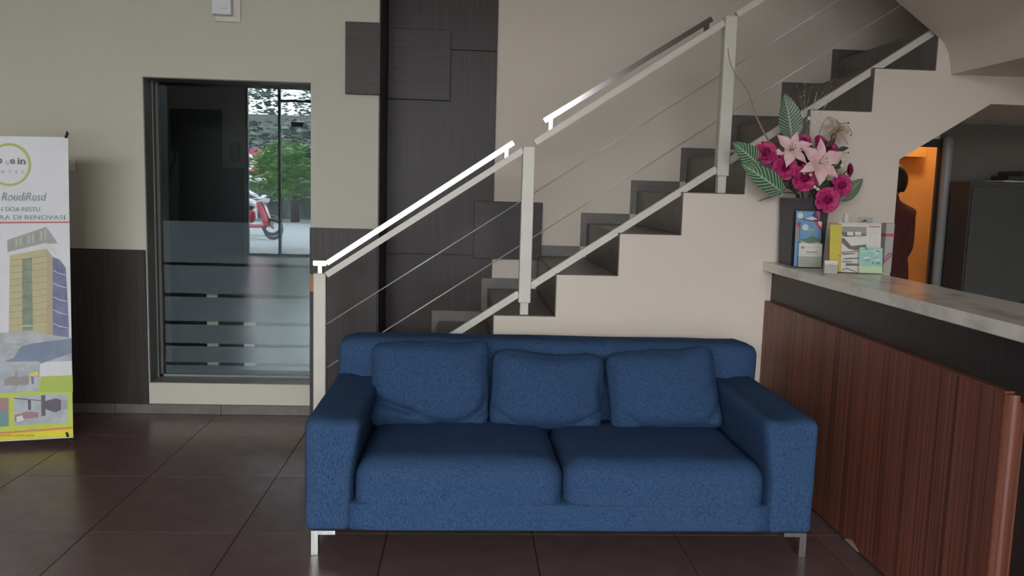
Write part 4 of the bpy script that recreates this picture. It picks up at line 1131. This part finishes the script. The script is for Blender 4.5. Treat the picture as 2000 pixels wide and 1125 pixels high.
for s in (-1, 1):
    bm = bmesh.new(); bmesh.ops.create_uvsphere(bm, u_segments=8, v_segments=6, radius=0.012, matrix=Matrix.Translation((s*0.030, -0.098, 1.490)))
    e = fin('eye', bm, 'hair', None, (0, 0, 0), True); e.parent = hd; e.location = (0, 0, 0)
    hj = [((s*0.13, -0.17, 0.82), (0.028, 0.020)), ((s*0.125, -0.23, 0.812), (0.036, 0.016)), ((s*0.125, -0.265, 0.806), (0.036, 0.014))]
    he = [(0, 1), (1, 2)]
    for q, (dx, L) in enumerate(((-0.028, 0.060), (-0.009, 0.070), (0.010, 0.066), (0.028, 0.052))):
        b0 = len(hj); x = s*0.125+dx
        hj += [((x, -0.285, 0.800), 0.0085), ((x, -0.285-L*0.55, 0.788), 0.008), ((x, -0.285-L*0.85, 0.768), 0.007)]
        he += [(2, b0), (b0, b0+1), (b0+1, b0+2)]
    b0 = len(hj); hj += [((s*0.125-s*0.045, -0.225, 0.806), 0.010), ((s*0.125-s*0.060, -0.262, 0.796), 0.0085)]; he += [(1, b0), (b0, b0+1)]
    hnd = skin_body('hand', hj, he, 'skin', sub=1); C.objects.link(hnd); hnd.parent = person; hnd.location = (0, 0, 0)
# ------------------------------------------------------------------ front of the lobby, behind the camera (mirrored in the window glass)
wfr = thing('wall_front', (-5.1, YR, 0), kind='structure')
box('wall_face', XL, -4.02, YR-0.12, YR, 0, ZC, 'cream_paint', wfr)
box('timber_board', -5.33, -4.43, YR, YR+0.03, 0, 2.61, 'dark_wood_v', wfr)
box('dado_panel', -4.425, -4.03, YR, YR+0.02, 0, 1.59, 'dark_wood_v', wfr)
box('wall_face', -4.02, XR, YR-0.12, YR, 3.40, ZC, 'cream_paint', wfr)
box('wall_face', 1.66, XR, YR-0.12, YR, 0, 3.4, 'cream_paint', wfr)
pf = thing('picture_frame', (-4.20, YR+0.02, 1.72), 'small framed notice on the wall by the glazed front', 'picture')
box('frame', -4.29, -4.11, YR+0.0005, YR+0.015, 1.72, 2.03, 'jamb_dark', pf); box('sheet', -4.27, -4.13, YR+0.015, YR+0.017, 1.74, 2.01, 'paper_grey', pf)
gw = thing('window_2', (0.1, YR-0.05, 0), kind='structure')
xm = [-4.0, -3.42] + [-3.42+1.27*q for q in range(1, 5)]
for x in xm: box('mullion', x-0.022, x+0.022, YR-0.10, YR-0.02, 0.0, 3.40, 'mullion', gw)
box('rail', -4.0, 1.66, YR-0.10, YR-0.02, 0.0, 0.05, 'mullion', gw)
box('transom', -3.42, 1.66, YR-0.09, YR-0.03, 2.80, 2.84, 'mullion', gw)
for a, b_ in zip(xm, xm[1:]):
    bm = bmesh.new(); bm.faces.new([bm.verts.new(c) for c in ((a, YR-0.06, 0.05), (b_, YR-0.06, 0.05), (b_, YR-0.06, 3.4), (a, YR-0.06, 3.4))])
    fin('glass_pane', bm, 'front_glass', gw)
p0, p1 = onY(568, 238, 15.42), onY(592, 248, 15.42)
box('pane_label', p0.x, p1.x, YR-0.058, YR-0.03, p1.z, p0.z, 'black_plastic', gw)  # small dark label plate on the front door pane
cn = box('added_shade_canopy', -6.5, 5.5, YR-2.7, YR-0.12, 3.66, 3.80, 'ceiling_paint'); tag(cn, kind='structure')  # added outside the glazing to cut high daylight on the upper walls
# street outside
gr = box('ground', -60, 60, -90, YR-0.12, -0.30, -0.05, 'asphalt'); tag(gr, kind='structure')
def my(Yv): return 2*(YG-0.012)-Yv                    # place seen in the pane -> true place behind the camera
def leaf_ball(name, c, rad, n, size, mt, parent, seed):
    rn = random.Random(seed); bm = bmesh.new()
    for q in range(n):
        d = Vector((rn.gauss(0, 1), rn.gauss(0, 1), rn.gauss(0, 1))).normalized()*rn.uniform(0.55, 1.0)
        p = Vector(c) + Vector((d.x*rad[0], d.y*rad[1], d.z*rad[2])) + noise.noise_vector(d*2.3+Vector((seed, 0, 0)))*rad[0]*0.35
        mm = Matrix.Translation(p) @ Matrix.Rotation(rn.uniform(0, 6.3), 4, 'Z') @ Matrix.Rotation(rn.uniform(-0.9, 0.9), 4, 'X')
        s = size*rn.uniform(0.7, 1.3)
        bm.faces.new([bm.verts.new(mm @ Vector(k)) for k in ((-s*.5, 0, 0), (0, -s*.3, 0.1*s), (s*.6, 0, 0), (0, s*.3, 0.1*s))])
    o = fin(name, bm, mt, parent); o['kind'] = 'stuff'
    return o
yt = my(18.1)
tree = thing('street_tree', (-4.0, yt, -0.05), 'small round green tree outside the glazed front', 'tree')
leaf_ball('foliage', (-3.95, yt, 1.60), (0.70, 0.66, 0.62), 2600, 0.11, 'leaf_green', tree, 2)
fin('trunk', tube(bmesh.new(), [(-4.0, yt, -0.05), (-3.98, yt, 0.7), (-3.95, yt, 1.5)], 0.035, 7), 'bark', tree, smooth=True)
for i, (x, Yv, r, z, lab) in enumerate(((-11.2, 42, (2.4, 2, 3.4), 4.6, 'tall dark tree across the street beside the tiled roof'), (-9.2, 52, (1.9, 1.5, 2.8), 4.6, 'slim dark tree across the street behind the roof'), (-5.2, 47, (2.2, 2, 2.4), 3.0, 'low spreading dark tree across the street'), (-6.2, 30.5, (3.2, 0.9, 1.0), 2.3, 'wide bushy dark tree right in front of the shop house'))):
    t = thing('far_tree', (x, my(Yv), -0.05), lab, 'tree', 'trees across the street')
    leaf_ball('foliage', (x, my(Yv), z), r, 2600, 0.30, 'tree_far_haze', t, 20+i)
    fin('trunk', tube(bmesh.new(), [(x, my(Yv), -0.05), (x, my(Yv), z-0.5)], 0.16, 7), 'bark', t, smooth=True)
hs = thing('street_house', (-8.5, my(34), -0.05), 'low dark shop house with a pitched roof across the street', 'house')
box('wall', -13.5, -2.0, my(37), my(33), -0.05, 2.5, 'grey_wall', hs)
bm = bmesh.new(); prism(bm, [(my(33)+0.4, 2.5), (my(37)-0.4, 2.5), (my(35), 4.1)], 'x', -13.8, -1.7); fin('roof', bm, 'roof_dark', hs)
for i, (xa, xb_, Y_, h_, lab) in enumerate(((-1.6, 9.0, -27, 4.4, 'added two storey pale shop row blocking the horizon sky'), (9.4, 24, -29, 6.0, 'added taller pale building blocking the horizon sky beyond the shop row'), (-30, -14.2, -28, 4.0, 'added low pale building blocking the horizon sky at the street end'))):
    hb = thing('added_skyline_building', ((xa+xb_)/2, Y_, -0.05), lab, 'building', 'added buildings blocking the horizon sky')  # unseen row, added to keep bright horizon sky off the chrome handrail
    box('wall', xa, xb_, Y_-5, Y_, -0.05, h_, 'street_plaster', hb)
    box('roof_slab', xa-0.2, xb_+0.2, Y_-5.2, Y_+0.5, h_, h_+0.25, 'roof_dark', hb)
    q = xa+0.8
    while q < xb_-1.6:
        for zz in ([0.2, 2.6] if h_ > 4.2 else [0.2]): box('shutter', q, q+1.4, Y_, Y_+0.05, zz, zz+1.7, 'roof_dark', hb)
        q += 2.4
sg = thing('shop_sign', (-6.9, my(27), -0.05), 'magenta shop sign board with a white ring on posts', 'sign')
box('board', -7.6, -6.3, my(27)-0.04, my(27)+0.04, 1.55, 2.40, 'sign_pink', sg)
box('white_strip', -7.6, -6.3, my(27)-0.05, my(27)+0.05, 1.35, 1.55, 'shirt_white', sg)
bm = bmesh.new(); n = 24
A = [bm.verts.new((-6.95+0.13*math.cos(k*6.2832/n), my(27)+0.045, 1.98+0.17*math.sin(k*6.2832/n))) for k in range(n)]
B = [bm.verts.new((-6.95+0.21*math.cos(k*6.2832/n), my(27)+0.045, 1.98+0.26*math.sin(k*6.2832/n))) for k in range(n)]
for k in range(n): bm.faces.new((A[k], A[(k+1) % n], B[(k+1) % n], B[k]))
fin('ring_mark', bm, 'shirt_white', sg)
for x in (-7.5, -6.4): fin('post', tube(bmesh.new(), [(x, my(27), -0.05), (x, my(27), 1.4)], 0.04, 6), 'bark', sg)
def scooter(x, Y, rz, lab, mt):
    t = thing('scooter', (x, Y, -0.05), lab, 'motorbike', 'scooters parked outside')
    def P(nm, bm, m_, sm=True):
        o = fin(nm, bm, m_, None, (0, 0, 0), sm); o.parent = t; o.location = (0, 0, 0); return o
    for wx in (-0.62, 0.62):
        P('wheel', tube(bmesh.new(), [(wx+0.23*math.cos(a*math.pi/8), 0, 0.27+0.23*math.sin(a*math.pi/8)) for a in range(17)], 0.045, 6, False), 'black_plastic')
    P('body', soft((0.80, 0.26, 0.34), 0.1, 6).copy() if False else (lambda b_: (bmesh.ops.translate(b_, verts=b_.verts, vec=(-0.28, 0, 0.56)), b_)[1])(soft((0.80, 0.26, 0.34), 0.1, 6)), mt)
    P('seat', (lambda b_: (bmesh.ops.translate(b_, verts=b_.verts, vec=(-0.25, 0, 0.78)), b_)[1])(soft((0.66, 0.25, 0.11), 0.05, 5)), 'black_plastic')
    P('leg_shield', (lambda b_: (bmesh.ops.transform(b_, matrix=at((0.40, 0, 0.62), ry=R(-22)), verts=b_.verts), b_)[1])(soft((0.12, 0.36, 0.66), 0.05, 5)), mt)
    P('footboard', (lambda b_: (bmesh.ops.translate(b_, verts=b_.verts, vec=(0.18, 0, 0.32)), b_)[1])(soft((0.5, 0.24, 0.08), 0.03, 4)), mt)
    P('fork', tube(bmesh.new(), [(0.62, 0, 0.27), (0.48, 0, 0.62), (0.34, 0, 0.98)], 0.035, 6), 'brushed_steel')
    P('handlebar', tube(bmesh.new(), [(0.28, -0.32, 1.0), (0.34, -0.12, 1.0), (0.34, 0.12, 1.0), (0.28, 0.32, 1.0)], 0.018, 6), 'bike_silver')
    P('headlight', (lambda b_: (bmesh.ops.translate(b_, verts=b_.verts, vec=(0.42, 0, 0.98)), b_)[1])(soft((0.16, 0.22, 0.18), 0.07, 4)), 'bike_silver')
    t.rotation_euler.z = rz
    return t
scooter(-5.35, my(20.9), R(15), 'red scooter parked outside the glazed front', 'bike_red')
scooter(-5.75, my(22.2), R(-10), 'silver scooter parked behind the red one outside', 'bike_silver')
# rider on the silver scooter
J2 = [((0, 0, 0.86), (0.14, 0.11)), ((0.03, 0, 1.10), (0.14, 0.11)), ((0.07, 0, 1.30), (0.15, 0.10)), ((0.09, 0, 1.40), 0.06), ((0.10, 0, 1.47), 0.055),
      ((0.08, 0.17, 1.30), 0.055), ((0.28, 0.23, 1.06), 0.042), ((0.53, 0.27, 0.945), 0.033), ((0.08, -0.17, 1.30), 0.055), ((0.28, -0.23, 1.06), 0.042), ((0.53, -0.27, 0.945), 0.033),
      ((0.20, 0.12, 0.84), 0.09), ((0.46, 0.13, 0.78), 0.065), ((0.46, 0.10, 0.33), 0.045), ((0.20, -0.12, 0.84), 0.09), ((0.46, -0.13, 0.78), 0.065), ((0.46, -0.10, 0.33), 0.045)]
E2 = [(0, 1), (1, 2), (2, 3), (3, 4), (2, 5), (5, 6), (6, 7), (2, 8), (8, 9), (9, 10), (0, 11), (11, 12), (12, 13), (0, 14), (14, 15), (15, 16)]
rid = skin_body('person', J2, E2, 'shirt_white'); link(rid, None, (-6.0, my(22.2)+0.04, 0.03)); rid.rotation_euler.z = R(-10)
tag(rid, 'person in a white shirt seated on the silver scooter outside', 'person')
bm = bmesh.new(); bmesh.ops.create_uvsphere(bm, u_segments=16, v_segments=12, radius=0.12, matrix=Matrix.Translation((0.11, 0, 1.565)))
hh = fin('head', bm, 'hair', None, (0, 0, 0), True); hh.parent = rid; hh.location = (0, 0, 0)
